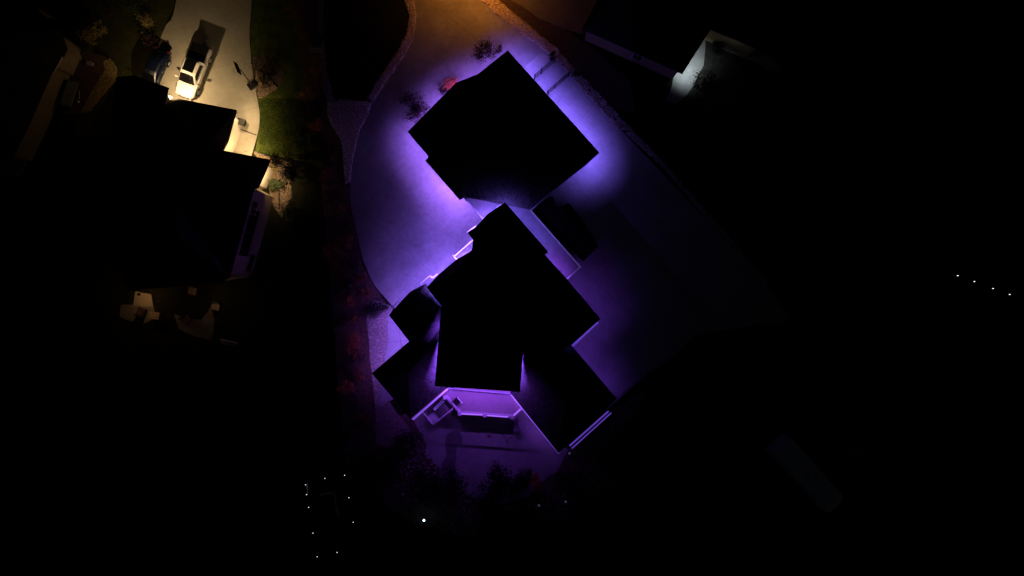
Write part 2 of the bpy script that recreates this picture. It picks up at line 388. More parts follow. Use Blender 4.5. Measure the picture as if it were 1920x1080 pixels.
# ================================================================ ROOFS, WALLS
def inset(poly, d):
    n = len(poly); pts = [Vector((p[0], p[1], 0)) for p in poly]
    ar = sum(pts[k].x * pts[(k+1) % n].y - pts[(k+1) % n].x * pts[k].y for k in range(n)); sg = 1 if ar > 0 else -1
    out = []
    for k in range(n):
        a, p, c = pts[k-1], pts[k], pts[(k+1) % n]
        e1 = (p - a).normalized(); e2 = (c - p).normalized()
        n1 = Vector((-e1.y, e1.x, 0)) * sg; n2 = Vector((-e2.y, e2.x, 0)) * sg
        m = n1 + n2; q = max(.35, 1 + n1.dot(n2)); out.append(p + m * (d / q))
    return out
def roof(name, poly, ze, ridge, m, parent, fascia=.22, over=.55, trim=M_DARKM):
    """hip roof over any outline: each eave edge rises to its nearest ridge point"""
    pts = [Vector((p[0], p[1], ze)) for p in poly]; n = len(pts)
    ar = sum(pts[k].x * pts[(k+1) % n].y - pts[(k+1) % n].x * pts[k].y for k in range(n))
    if ar < 0: pts = pts[::-1]
    b = MB(); near = [min(range(len(ridge)), key=lambda r: (Vector(ridge[r][:2]) - p.xy).length) for p in pts]
    for k in range(n):
        l = (k + 1) % n; r0 = Vector(ridge[near[k]]); r1 = Vector(ridge[near[l]])
        if near[k] == near[l]: b.poly([pts[k], pts[l], r0])
        else: b.poly([pts[k], pts[l], r1]); b.poly([pts[k], r1, r0])
        b.poly([pts[k] - Vector((0,0,fascia)), pts[l] - Vector((0,0,fascia)), pts[l], pts[k]])
    lo = [p - Vector((0, 0, fascia)) for p in pts]
    for t in tessellate_polygon([lo]): b.poly([lo[t[2]], lo[t[1]], lo[t[0]]])
    o = b.build(name, m, parent)
    return o
def walls(poly, z0, ze, m, parent, over=.55, fascia=.22, name="wall"):
    b = MB(); b.prism(inset(poly, over), z0, ze - fascia - .003)
    return b.build(name, m, parent)
TRIM = [None]
def on_wall(poly_px, ze, k, t, wd, z0, z1, m, parent, name, over=.55, frame=True, depth=.05):
    """window or door on edge k (from vertex k to k+1) at fraction t"""
    pts = PP(poly_px, ze); ins = inset(pts, over); a = ins[k]; c = ins[(k+1) % len(ins)]
    d = (c - a).normalized(); mid = a.lerp(c, t)
    cen = sum(ins, Vector((0,0,0))) / len(ins); nrm = Vector((d.y, -d.x, 0))
    if nrm.dot(mid - cen) < 0: nrm = -nrm
    ang = math.atan2(d.y, d.x)
    b = MB(); f = .08
    if frame:
        zc = (z0 + z1) / 2
        for s in (-1, 1): b.box(mid + nrm * .03 + d * (s * (wd / 2 + f / 2)) + Vector((0,0,zc)), (f, .1, z1 - z0 + 2 * f), ang)
        for z in (z0 - f / 2, z1 + f / 2): b.box(mid + nrm * .03 + Vector((0,0,z)), (wd, .096, f), ang)
        b.box(mid + nrm * .022 + Vector((0,0,zc)), (.05, .08, z1 - z0 - .01), ang)
        fr = b.build(name, (TRIM[0] or M_WHITE) if name == "window" else m, parent)
        g = MB(); g.box(mid + nrm * .01 + Vector((0,0,zc)), (wd, .05, z1 - z0), ang)
        g.build("pane" if name == "window" else "door_leaf", M_GLASS if name == "window" else m, fr)
    return mid, nrm

def eave_lights(poly_px, ze, edges, col, wpm, parent, root_loc=None, ins=.10, drop=.26, tilt=0., spread=145, trims=True):
    """LED strip under the eave along the listed edges (k, from, to, gain)"""
    pts = PP(poly_px, ze); n = len(pts); cen = sum(pts, Vector((0,0,0))) / n
    inn = inset(pts, ins)
    for e in edges:
        k, t0, t1, g = e[:4]; c2 = e[4] if len(e) > 4 else col
        a0, c0 = inn[k], inn[(k+1) % n]
        a = a0.lerp(c0, t0); c = a0.lerp(c0, t1); d = (c - a).normalized(); nr = Vector((d.y, -d.x, 0))
        if nr.dot((a + c) / 2 - Vector((cen.x, cen.y, 0))) < 0: nr = -nr
        z = ze - drop - .02
        a = Vector((a.x, a.y, z)); c = Vector((c.x, c.y, z))
        ns = max(1, round((c - a).length / 2.4)); rl = random.Random(int(abs(a.x * 97 + a.y * 31)))
        for i in range(ns):
            a1 = a.lerp(c, i / ns); c1 = a.lerp(c, (i + 1) / ns)
            area_light("eave_light", a1 + Vector((0,0,-.03)), c1 + Vector((0,0,-.03)), wpm * g * rl.uniform(.6, 1.4), c2, parent, tilt=tilt, out=nr, spread=spread)
        if trims:
            b = MB(); b.bar(a + Vector((0,0,.004)), c + Vector((0,0,.004)), .04, .028)
            b.build("light_track", M_WHITE, parent)

PUR = (.31, .13, 1.0); BLU = (.20, .12, 1.0); FRT = (.245, .12, 1.0); MAG = (.30, .075, 1.0); VIO = (.23, .065, 1.0)
WP = 58.0
# ---------------------------------------------------------------- detached garage
g_px = [(764,247),(855,155),(896,139),(952,94),(1124,286),(1099,309),(1037,357),(995,393),(871,369),(862,375),(797,301),(804,294)]
gz = 4.2
gar = empty("detached_garage", P(950,250,0), "square dark-roofed garage with purple light spilling from its eaves, above the main house", "garage")
roof("roof", PP(g_px, gz), gz, [P(900,205,5.5), P(985,245,5.5)], M_SHING3, gar)
walls(PP([(764,247),(952,94),(1124,286),(995,393),(871,369),(797,301)], gz), 0, gz, M_WALL, gar)
gw = [(764,247),(952,94),(1124,286),(995,393),(871,369),(797,301)]
for k, t, wd, z0, z1, nm, m in ((0,.3,2.7,.05,2.5,"garage_door",M_WALLC),(0,.7,2.7,.05,2.5,"garage_door",M_WALLC),(5,.5,1,.05,2.1,"door",M_DOOR),(1,.3,1.2,1.1,2.2,"window",0),(1,.7,1.2,1.1,2.2,"window",0),(4,.55,4.2,.05,2.7,"garage_door",M_WALLC)):
    on_wall(gw, gz, k, t, wd, z0, z1, m, gar, nm)
eave_lights(g_px, gz, [(0,.0,1,.55,PUR),(1,.1,.9,.4,PUR),(2,0,1,.45,PUR),(3,0,1,.85,BLU),(4,0,1,.42,BLU),(9,0,1,1.3,PUR),(11,0,1,1.1,PUR)], PUR, WP*1.05, gar, spread=100)
eave_lights(g_px, gz, [(0,0,1,.11,PUR),(9,0,1,.22,FRT),(11,0,1,.18,FRT),(3,0,1,.02,BLU)], PUR, WP, gar, spread=165, trims=False, ins=.2)  # added wide fill from the eaves, lifting the beds and drive

# ---------------------------------------------------------------- main house
house = empty("main_house", P(930,620,0), "large dark-roofed house with many wings outlined in purple eave lights", "house")
mods = {
 'top': ([(947,379),(1028,472),(1022,478),(1063,523),(1126,598),(1072,647),(985,690),(900,640),(880,500),(887,450),(876,436),(892,425),(915,401)], 5.6, [(940,470,7.6),(1010,580,7.9)]),
 'gable': ([(886,469),(914,500),(900,600),(826,572),(800,539),(822,515),(855,487)], 5.0, [(850,512,6.6),(895,560,7.0)]),
 'side': ([(797,532),(830,560),(840,620),(767,640),(729,591),(750,567),(769,547)], 3.7, [(775,575,4.7),(815,600,5.0)]),
 'tall': ([(827,575),(900,560),(985,610),(975,735),(815,724)], 6.9, [(900,620,8.8),(897,700,8.8)]),
 'left': ([(767,640),(835,600),(850,730),(838,727),(770,786),(697,700)], 3.4, [(832,628,6.2),(765,700,4.6)]),
 'right': ([(972,650),(1072,648),(1157,748),(1047,850),(957,737)], 3.6, [(982,668,6.3),(1062,755,5.0)]),
}
for nm, (px, ze, rg) in mods.items():
    roof("roof", PP(px, ze), ze, [P(*r) for r in rg], M_SHING, house)
    walls(PP(px, ze), 0, ze, M_WALL, house)
# low porch roof between the top wing and the front gable
pr = [(887,450),(851,481),(862,491),(886,500),(914,505),(905,460)]
b = MB(); b.prism(PP(pr, 3.6), 3.35, 3.6); b.build("porch_roof", M_SHING3, house)
b = MB(); q = PP(pr, 3.66)
for i in (0, 1): b.bar(q[i], q[i+1], .09, .12)
b.build("gutter", M_WHITE, house)
b = MB(); b.tube(P(856,482,0), P(856,482,0) + Vector((0,0,3.35)), .12, n=10); b.build("porch_post", M_WHITE, house)
# terrace between garage and house with its white rail
ter = [(871,369),(905,412),(960,480),(1063,523),(1088,500),(995,393),(1037,357),(1000,300),(900,300)]
tz = 3.3
b = MB(); b.prism(PP([(871,369),(905,412),(930,470),(1022,478),(1063,523),(1088,500),(995,393),(960,355),(895,350)], tz), tz - .3, tz); b.build("terrace_floor", M_TERR, house)
b = MB(); b.prism(inset(PP([(880,366),(905,412),(940,470),(1022,478),(1063,523),(1088,500),(995,393)], tz), .3), 0, tz - .303); b.build("wall", M_WALL, house)
def railing(name, px, z, m, parent, h=1.0, step=1.4, top=.07, pick=.12):
    q = PP(px, z + h); b = MB()
    for a, c in zip(q[:-1], q[1:]):
        b.bar(a, c, top, .05)
        lo = Vector((0, 0, -h + .1)); b.bar(a + lo, c + lo, .04, .04)
        n = max(1, int((c - a).length / step))
        for i in range(n + 1):
            p = a.lerp(c, i / n); b.bar(p - Vector((0, 0, h)), p - Vector((0,0,.026)), .06)
        n = max(1, int((c - a).length / pick))
        for i in range(1, n):
            p = a.lerp(c, i / n); b.bar(p - Vector((0, 0, h - .12)), p - Vector((0,0,.026)), .018)
    return b.build(name, m, parent)
railing("railing", [(1037,357),(995,394),(1088,500),(1063,523)], tz, M_WHITE, house, top=.09)
b = MB(); q = PP([(994.5,394),(1088.5,500.5),(1063,523.5)], tz + 1.04)
for a, c in zip(q[:-1], q[1:]): b.bar(a, c, .07, .02)
b.build("rail_glow", emit("faint_violet_glow", (.32, .22, 1.0), .2), house)  # added glow lifts the rail; eave light alone leaves it dim
for px in ([(733,581),(736,576),(749,564),(752,567)], [(789,531),(806,517),(811,521),(821,513.5)], [(789,531),(791,535)], [(876,436),(892,424),(895,427)], [(930,391),(932,388),(946,381)], [(818,199),(833,184)]):
    b = MB(); q = PP(px, 3.3)
    for a, c in zip(q[:-1], q[1:]): b.bar(a, c, .09, .12)
    b.build("gutter", M_WHITE, house if px[0][0] != 818 else gar)
railing("railing", [(874,372),(906,411)], tz, M_WHITE, house, h=.5, top=.035, pick=.5)
# small white details on the terrace corner and a conduit lamp
b = MB(); b.box(P(873,372,4.0), (.25,.5,.5), R(41)); b.box(P(877,378,3.6), (.15,.3,.5), R(41)); b.build("meter_box", M_WHITE, house)
# flat roof below the terrace; its black colour stands in for shade
b = MB(); b.prism(PP([(1003,398),(1036,366),(1041,385),(1050,388),(1066,380),(1092,412),(1122,462),(1094,490)], 2.3), 2.05, 2.3); b.build("lower_roof", M_SHING4, house)
b = MB(); b.prism(inset(PP([(1003,398),(1036,366),(1041,385),(1050,388),(1066,380),(1092,412),(1122,462),(1094,490)], 2.3), .15), 0, 2.047); b.build("wall", M_WALL, house)
# windows and doors
for nm, k, t, wd, z0, z1, kind in (('top',1,.5,.6,1,2.2,'window'),('top',0,.5,2.0,3.9,5.0,'window'),('top',4,.4,1.8,1.0,2.4,'window'),('top',4,.75,1.4,3.6,4.8,'window'),
      ('gable',3,.5,1.2,1.2,2.4,'window'),('gable',5,.5,1.6,3.0,4.2,'window'),('gable',5,.3,1.0,.1,2.2,'door'),('side',3,.5,1.6,1.0,2.3,'window'),('side',4,.5,1.0,1.0,2.3,'window'),
      ('tall',3,.25,2.2,2.7,4.8,'window'),('tall',3,.75,2.2,2.7,4.8,'window'),('tall',3,.5,1.8,2.7,4.8,'door'),('left',5,.5,1.6,1.0,2.2,'window'),('left',4,.5,1.4,1.0,2.2,'window'),
      ('right',1,.35,1.6,1.0,2.2,'window'),('right',1,.7,1.6,1.0,2.2,'window'),('right',2,.5,2.2,1.0,2.3,'window')):
    px, ze, _ = mods[nm]; on_wall(px, ze, k, t, wd, z0, z1, M_DOOR, house, kind)
# chimney and vents on the roofs
b = MB(); b.box(P(935,640,8.2), (1.1,.8,2.2), R(-4)); b.box(P(935,640,9.33), (1.3,1.0,.08), R(-4)); b.build("chimney", M_DARKM, house)
# eave lights of the house
L = mods
eave_lights(L['top'][0], 5.6, [(0,0,1,.34,BLU),(12,0,1,.5,BLU)], BLU, WP, house, spread=165)
eave_lights(L['top'][0], 5.6, [(2,.05,1,.16,MAG),(3,0,1,.10,VIO),(4,0,1,.09,VIO)], BLU, WP, house, spread=108)
eave_lights(L['top'][0], 5.6, [(10,0,.9,1.6,FRT),(9,0,1,1.6,FRT),(11,0,1,1.0,FRT)], BLU, WP*1.4, house, spread=135)
eave_lights(L['gable'][0], 5.0, [(4,0,1,1.5,FRT),(5,0,1,1.7,FRT),(6,0,1,1.9,FRT)], PUR, WP*1.35, house, spread=135)
eave_lights(L['gable'][0], 5.0, [(0,0,.9,.3,BLU),(3,.05,.95,.35,BLU)], PUR, WP, house, spread=80)
eave_lights(L['side'][0], 3.7, [(3,0,1,.6,PUR),(5,0,1,1.1,FRT)], PUR, WP, house, spread=135)
eave_lights(L['side'][0], 3.7, [(4,0,1,.65,PUR)], PUR, WP, house, spread=160)
eave_lights(L['tall'][0], 6.9, [(2,.3,1,1.9,VIO),(4,0,.8,2.2,VIO)], MAG, WP, house, spread=74, drop=.6)
eave_lights(L['tall'][0], 6.9, [(3,0,1,.9,MAG)], MAG, WP, house, spread=150)
eave_lights(L['left'][0], 3.4, [(5,0,1,.45,PUR)], PUR, WP, house, spread=165)
eave_lights(L['left'][0], 3.4, [(4,0,.7,.13,MAG)], MAG, WP, house, spread=140)
eave_lights(L['right'][0], 3.6, [(1,0,1,.07,VIO),(3,.1,1,.12,MAG)], MAG, WP, house, spread=112)
# glowing bars standing in for eave light caught on gutter edges
glow = emit("violet_edge_glow", (.30, .13, 1.0), .55)
glow2 = emit("dim_violet_glow", (.22, .09, .9), .38)
def strip(px0, px1, z, m=glow, wd=.11, parent=house):
    b = MB(); b.bar(P(*px0, z), P(*px1, z), wd, .06); b.build("edge_glow", m, parent)
strip((1073,649),(1121,604), 5.1, glow2, .22)
strip((958,740),(1048,850), 3.2, glow, .12)
strip((1068,836),(1141,771), 3.0, glow2, .16)
strip((1072,841),(1146,774), 1.0, glow2, .12)

# ---------------------------------------------------------------- timber deck at the back with its stairs
dz = 2.7
deck = empty("back_deck", P(905,760,0), "raised violet-lit deck with glowing rail caps and a stair, behind the tall wing", "deck")
dk = [(838,726),(957,737),(975,765),(962,781),(864,776),(835,745)]
b = MB(); b.prism(PP([(845,715),(957,725),(979,766),(963,783),(862,777),(832,744)], dz), dz - .22, dz); b.build("deck_floor", M_DECK, deck)
for x, y in ((862,776),(912,779),(962,782),(977,768),(834,745)):
    b = MB(); p = P(x, y, dz); b.bar(Vector((p.x,p.y,0)), p + Vector((0,0,-.225)), .2); b.build("support_post", M_WHITE, deck)
M_RAILW = mat("painted_rail", (.5,.46,.5), .6, var=.05)
for seg, m, wd in (([(864,776),(905,778)],glow,.13),([(913,779),(953,782)],glow,.13),([(962,780),(976,767)],glow,.15)):
    q = PP(seg, dz + 1.05); b = MB(); b.bar(q[0], q[1], wd*.7, .05); b.build("rail_glow", emit("rail_cap_glow",(.42,.17,1.0),.72), deck)  # glow put into the rail caps in place of light falling there
for seg in ([(835,745),(862,777),(963,783),(980,767)],):
    q = PP(seg, dz + 1.0); b = MB()
    for a, c in zip(q[:-1], q[1:]): b.bar(a - Vector((0,0,.96)), c - Vector((0,0,.96)), .26, .06)
    b.build("edge_board", M_RAILW, deck)
    b = MB()
    for a, c in zip(q[:-1], q[1:]):
        n = max(1, int((c - a).length / .14))
        for i in range(n + 1): p = a.lerp(c, i / n); b.bar(p - Vector((0,0,.93)), p - Vector((0,0,.0)), .022)
    b.build("balusters", M_WHITE, deck)
for x, y in ((862,776),(909,779),(960,782),(834,745)):
    b = MB(); b.box(P(x, y, dz + .58), (.24, .24, 1.16), R(-4)); b.box(P(x, y, dz + 1.19), (.34, .34, .06), R(-4)); b.build("rail_post", M_RAILW, deck)
# band along the house side: upper strips
b = MB(); b.bar(P(840,728,dz+.9), P(957,738,dz+.9), .10, .1); b.build("wall_rail", mat('violet_rail',(.32,.34,.4)), deck)
b = MB(); b.bar(P(835,727,dz+.5), P(771,784,dz+.5), .10, .1); b.bar(P(840,729,dz+.5), P(774,787,dz+.5), .14, .1); b.build("edge_glow", glow, deck)  # rails lit from above, their light put in as glow
b = MB(); q = PP([(835,727),(840,729),(774,787),(770,784)], dz+.4); b.prism(q, dz+.2, dz+.42); b.build("side_ledge", M_RAILW, deck)
# stair: upper flight, landing, lower flight
st = MB(); a0 = P(845,764,dz); a1 = P(822,782,1.35)
lz = 1.35
land = PP([(820,768),(832,784),(812,796),(801,781)], lz)
b = MB(); b.prism(land, lz - .15, lz); b.build("landing", M_RAILW, deck)
n = 7
for i in range(n):
    t = (i + .5) / n; c = P(844,757,0).lerp(P(824,773,0), t); c.z = dz - (dz - lz) * (i + 1) / (n + 1) 
    st.box(c, (.30, 1.1, .05), R(39))
for i in range(n):
    t = (i + .5) / n; c = P(808,774,0).lerp(P(828,757,0), t); c.z = lz - lz * (i + 1) / (n + 1)
    st.box(c, (.30, .9, .05), R(39))
st.build("stair_treads", mat("tread_wood",(.14,.11,.12),.8), deck)
b = MB()
for seg, z0, z1, wd in (([(835,745),(813,767)],dz+.95,lz+1.3,.10),([(832,753),(815,769)],lz+1.2,lz+.9,.07),([(813,767),(816,769)],lz+1.25,lz+.95,.07),([(792,772),(812,796)],lz+.9,lz+.95,.10),([(812,796),(848,767)],lz+.95,dz+.8,.12)):
    a = P(*seg[0], z0); c = P(*seg[1], z1); b.bar(a, c, wd, .08)
    for i in range(5):
        p = a.lerp(c, i / 4); b.bar(Vector((p.x, p.y, p.z - 1.0)), p - Vector((0,0,.045)), .05)
b.build("stair_rail", mat("bluish_rail",(.85,.85,.9),.5,var=.02), deck)
area_light("deck_light", P(812,774,lz+1.6), P(826,765,lz+1.9), 2.0, (.22,.13,1), deck)

# furniture on and below the deck
ch = empty("patio_chair", P(857,752,dz), "metal armchair standing on the deck near the top of the stair", "chair")
r = R(-50); c = P(857,752,dz)
def loc(c, x, y, z, r): return c + Vector((x * math.cos(r) - y * math.sin(r), x * math.sin(r) + y * math.cos(r), z))
b = MB(); b.box(loc(c,0,0,.42,r), (.6,.6,.05), r); b.build("seat", M_BLACK, ch)
b = MB(); b.box(loc(c,-.32,0,.75,r), (.06,.6,.6), r); b.build("backrest", M_BLACK, ch)
for s in (-1, 1):
    b = MB(); b.bar(loc(c,-.3,s*.36,.66,r), loc(c,.45,s*.36,.66,r), .07, .04); b.bar(loc(c,.4,s*.36,.0,r), loc(c,.4,s*.36,.64,r), .04); b.build("armrest", M_WHITE, ch)
    for e in (-1, 1):
        b = MB(); b.bar(loc(c,e*.26,s*.26,0,r), loc(c,e*.26,s*.26,.395,r), .05); b.build("leg", M_WHITE, ch)
c = P(968,797,0); r = R(-80)
gr = empty("patio_trolley", c, "low wheeled grill trolley standing under the right end of the deck rail", "grill")
b = MB(); b.box(loc(c,0,0,.82,r), (1.35,.75,.10), r); b.build("top_shelf", mat("grey_metal",(.16,.15,.17),.5), gr, bevel=.03)
b = MB(); b.box(loc(c,0,.0,.96,r), (.9,.6,.18), r); b.build("lid", mat("lid_metal",(.22,.20,.24),.45), gr, bevel=.06)
b = MB(); b.bar(loc(c,-.35,.37,1.0,r), loc(c,.35,.37,1.0,r), .03); b.build("handle", M_WHITE, gr)
b = MB(); b.box(loc(c,0,0,.3,r), (1.2,.65,.06), r); b.build("bottom_shelf", M_BLACK, gr)
for x in (-.6, .6):
    for y in (-.32, .32):
        b = MB(); b.bar(loc(c,x,y,.12,r), loc(c,x,y,.765,r), .05); b.build("leg", M_BLACK, gr)
        b = MB(); b.tube(loc(c,x,y-.03,.08,r), loc(c,x,y+.03,.08,r), .08, n=12); b.build("wheel", M_BLACK, gr)
fb = empty("fire_bowl", P(917,813,0), "small round bowl on the patio below the deck", "bowl")
b = MB(); b.tube(P(917,813,.0)*1, P(917,813,0)+Vector((0,0,.25)), .08, .2, 14); b.build("bowl", mat("clay",(.2,.16,.16)), fb)
b = MB(); b.tube(P(917,813,0)+Vector((0,0,.252)), P(917,813,0)+Vector((0,0,.28)), .2, .2, 14); b.build("rim", mat('clay',(.25,.2,.2)), fb)
# coiled garden hose on the patio
hp = smooth_line(PP([(905,806),(925,806),(940,813),(948,823),(951,832),(955,822),(960,820)], .04), 6)
b = MB()
for a, c in zip(hp[:-1], hp[1:]): b.tube(a, c, .03, n=5, cap=False)
tag(b.build("garden_hose", M_BLACK), "thin dark garden hose curling over the patio", "hose")

# ---------------------------------------------------------------- fence gates on the concrete pad
def gate(a, c, label):
    g = empty("fence_gate", P((a[0]+c[0])/2, (a[1]+c[1])/2, 0), label, "gate", "gates across the concrete pad")
    A = P(*a, 0); C = P(*c, 0); d = (C - A).normalized()
    b = MB()
    for z in (1.5, .15, .8): b.bar(A + Vector((0,0,z)), C + Vector((0,0,z)), .07 if z > 1 else .04, .06)
    b.build("rail", M_DARKM, g)
    b = MB(); n = int((C - A).length / .13)
    for i in range(1, n): p = A.lerp(C, i / n); b.bar(p + Vector((0,0,.18)), p + Vector((0,0,1.465)), .022)
    tag(b.build("pickets", M_DARKM, g))
    for p in (A, A.lerp(C, .34), C):
        b = MB(); b.bar(p - d * .0 + Vector((0,0,.05)), p + Vector((0,0,1.62)), .11); b.build("post", M_DARKM, g)
gate((1002,149),(1039,117), "black metal fence gate nearer the top, ending at a dark shrub")
gate((1026,178),(1066,143), "black metal fence gate nearer the bottom, across the violet pad")

# ================================================================ NEIGHBOURING HOUSE ON THE LEFT
nh = empty("neighbour_house", P(340,350,0), "big black-roofed house at left with a warm-lit driveway", "house")
M_DSID = mat('shade_siding', (.30,.24,.14), .9, var=.1)  # cream siding darkened, putting shade into walls the warm lamps miss
n_mods = [
 ([(217,145),(251,141),(315,164),(306,200),(300,260),(205,260)], 5.4, [(250,170,6.8),(250,235,6.8)], M_WALLC),
 ([(300,178),(443,206),(427,265),(418,282),(400,330),(290,300)], 3.3, [(345,250,6.0),(390,270,6.0)], M_WALLC),
 ([(418,282),(506,299),(500,316),(484,352),(472,356),(400,400),(380,300)], 3.4, [(440,330,5.6),(415,360,5.6)], M_WALLC),
 ([(205,250),(300,230),(400,300),(478,346),(430,520),(412,530),(240,545),(190,440)], 6.8, [(300,330,9.2),(340,450,9.2)], M_DSID),
]
for px, ze, rg, m in n_mods:
    roof("roof", PP(px, ze), ze, [P(*r) for r in rg], M_SHING2 if ze < 3.5 else M_SHING, nh)
    walls(PP(px, ze), 0, ze, m, nh)
# windows; the tall dark one in the long side wall
for (i, k, t, wd, z0, z1, kind) in ((3,3,.5,4.6,2.6,4.9,'window'),(3,3,.2,1.2,3.6,4.8,'window'),(3,3,.85,1.6,.8,2.0,'window'),(0,1,.5,1.6,3.2,4.4,'window'),(3,5,.3,2.2,.1,2.2,'window'),(3,5,.7,1.6,3.8,5.0,'window'),(1,0,.3,4.6,.05,2.4,'garage_door'),(1,0,.75,2.6,.05,2.4,'garage_door')):
    px, ze = n_mods[i][:2]; TRIM[0] = M_DSID if i == 3 else None; on_wall(px, ze, k, t, wd, z0, z1, M_WALLC, nh, kind)
# narrow dark bin and control joint by the garage corner
bn = empty("wheelie_bin", P(453,229,0), "small dark wheeled bin against the warm-lit corner of the neighbouring garage", "bin")
b = MB(); b.box(P(453,229,.5), (.55,.6,1.0), R(-16)); b.build("bin_body", M_BLACK, bn, bevel=.04)
b = MB(); b.box(P(453,229,1.05), (.62,.68,.07), R(-16)); b.build("lid", mat("bin_lid",(.02,.016,.014),.6), bn, bevel=.02)
b = MB(); b.bar(P(451,242.5,.036), P(481,253.5,.036), .09, .01); tag(b.build("driveway_joint", M_DARKM), kind='structure')
WARM = (1.0, .72, .38)
M_LAMP = emit("warm_lamp", (1.0, .78, .5), 25)
def wall_lamp(p, parent, watts, col=WARM, m=M_LAMP, r=.07, spot=None, aim=None, vis=True):
    p = Vector(p)
    sz = .26 if vis else .10
    b = MB(); b.box(p + Vector((0,0,.17)), (sz,sz,.06)); b.build("wall_lamp", M_WHITE if not vis else M_BLACK, parent)
    if vis:
        b = MB(); b.sphere(p + Vector((0,0,.06)), .06, 8); o = b.build("lamp_bulb", m, parent)
    point_light("lamp_light", p - Vector((0,0,.06)), watts, col, parent, r=r, spot=spot, aim=aim)
wall_lamp(P(319,178,4.1), nh, 1750, spot=138, aim=P(352,160,0), vis=False)
wall_lamp(P(447,211,2.9), nh, 520, vis=False, spot=170, aim=P(450,209,0))
wall_lamp(P(232,137,4.2), nh, 80, (1,.6,.3), vis=False)
wall_lamp(P(462,285,2.7), nh, 900, spot=172, aim=P(462,284,0), vis=False)
wall_lamp(P(505,338,2.9), nh, 420, spot=172, aim=P(507,338,0), vis=False)
wall_lamp(P(262,552,2.2), nh, 50, (1,.5,.18))
wall_lamp(P(396,560,2.2), nh, 18, (1,.55,.25))
# rear terrace and furniture
sheet("rear_patio", wob(PP([(240,572),(288,574),(292,598),(270,606),(248,602),(224,594),(228,575)]), .3), M_DARKCONC, .03)
sheet("rear_light_patch", PP([(254,546),(284,552),(288,576),(250,573)]), M_WARMCONC, .06)  # paler sheet standing in for warm light falling on the ground
sheet("rear_path", wob(PP([(326,588),(342,594),(350,608),(362,596),(378,600),(386,588),(402,596),(402,622),(394,636),(360,630),(338,618)]), .25), M_DARKCONC, .03)
sheet("rear_path_branch", wob(PP([(388,590),(398,568),(404,570),(398,594)]), .1), M_DARKCONC, .03)
rt = empty("patio_table", P(288,563,0), "small pale table on the dim orange-lit terrace behind the neighbouring house", "table")
c = P(296,591,0)
b = MB(); b.box(c + Vector((0,0,.74)), (1.0,.7,.05), R(-10)); b.build("table_top", mat("tan_top",(.33,.26,.2)), rt)
for x in (-.4,.4):
    for y in (-.25,.25): b = MB(); b.bar(c + Vector((x,y,0)), c + Vector((x,y,.71)), .05); b.build("leg", M_BLACK, rt)
def cushion_seat(px, py, label, m=mat("tan_cushion",(.28,.2,.14)), rz=R(-12)):
    e = empty("lounge_chair", P(px,py,0), label, "chair"); c = P(px,py,0)
    b = MB(); b.box(loc(c,0,0,.38,rz), (.8,.8,.16), rz); b.build("cushion", m, e, bevel=.04)
    b = MB(); b.box(loc(c,0,0,.15,rz), (.76,.76,.28), rz); b.build("base", M_BLACK, e)
    b = MB(); b.box(loc(c,0,.42,.5,rz), (.8,.12,.7), rz); b.build("backrest", M_BLACK, e)
cushion_seat(408,574, "pale cushioned patio seat behind the lower right corner of the neighbouring house")
cushion_seat(364,545, "small pale seat closest under the neighbouring rear eave")
cushion_seat(268,585, "dark-framed seat on the dim terrace in front of the bright rear patch", M_LEAFB, R(160))
cushion_seat(352,600, "lone low seat on the curved path behind the neighbouring house", M_ROCKB, R(40))
T0 = None
bench = empty("garden_bench", P(434,643,0), "narrow bluish garden bench far behind the neighbouring house", "bench"); c = P(434,643,0)
b = MB(); b.box(loc(c,0,0,.45,R(-12)), (1.7,.42,.06), R(-12)); b.build("seat", mat("bench_wood",(.5,.5,.55)), bench)
b = MB(); b.box(loc(c,0,.23,.72,R(-12)), (1.7,.05,.4), R(-12)); b.build("backrest", mat("bench_wood",(.5,.5,.55)), bench)
for x in (-.7,.7): b = MB(); b.box(loc(c,x,0,.21,R(-12)), (.08,.4,.415), R(-12)); b.build("leg", M_BLACK, bench)

# far-left house: only its eave edge and paved side path
fh = empty("far_house", P(20,150,0), "black house at the far left edge with a stepped eave over a pale path", "house")
fpx = [(112,55),(125,92),(117,108),(113,106),(101,134),(97,133),(50,240),(20,300),(-200,300),(-200,-60),(60,10),(-60,-60)]
roof("roof", PP(fpx, 3.4), 3.4, [P(-50,60,6.5), P(-60,200,6.5)], M_SHING, fh); walls(PP(fpx, 3.4), 0, 3.4, M_DSID, fh)
b = MB(); q = PP([(110,104),(117,107),(101,136),(96,133)], 3.45)
for a, c in zip(q[:-1], q[1:]): b.bar(a, c, .04, .08)
b.build("gutter", M_WHITE, fh)
sheet("far_path", PP([(100,60),(130,76),(153,93),(124,150),(105,178),(80,245),(40,330),(-10,330),(60,180)]), concrete("far_path_concrete",(.30,.25,.21),4,R(28),.15), .03)
tub = empty("storage_chest", P(130,176,0), "long pale covered chest beside the far left path", "chest")
b = MB(); b.box(P(130,176,.4), (1.15,2.5,.8), R(-18)); b.build("chest_body", M_BLACK, tub)
b = MB(); b.box(P(130,176,.86), (1.2,2.6,.12), R(-18)); b.build("chest_lid", mat("chest_cover",(.20,.22,.19),.8), tub, bevel=.05)
box2 = MB(); box2.box(P(168,119,.3), (.5,.32,.5), R(-10)); box2.box(P(168,119,.57), (.56,.38,.04), R(-10)); tag(box2.build("valve_box", mat("vb",(.3,.3,.32))), "small pale box in the pinkish mulch of the side bed", "box")
gl = empty("garden_spade", P(148,183,0), "thin white-handled spade standing in the mulch", "spade")
b = MB(); b.tube(P(149,186,.05), P(148,168,.5), .03, n=6); b.build("handle", M_WHITE, gl)
b = MB(); b.sphere(P(147,191,.12), .14, 8, .5); b.build("blade", M_WHITE, gl)

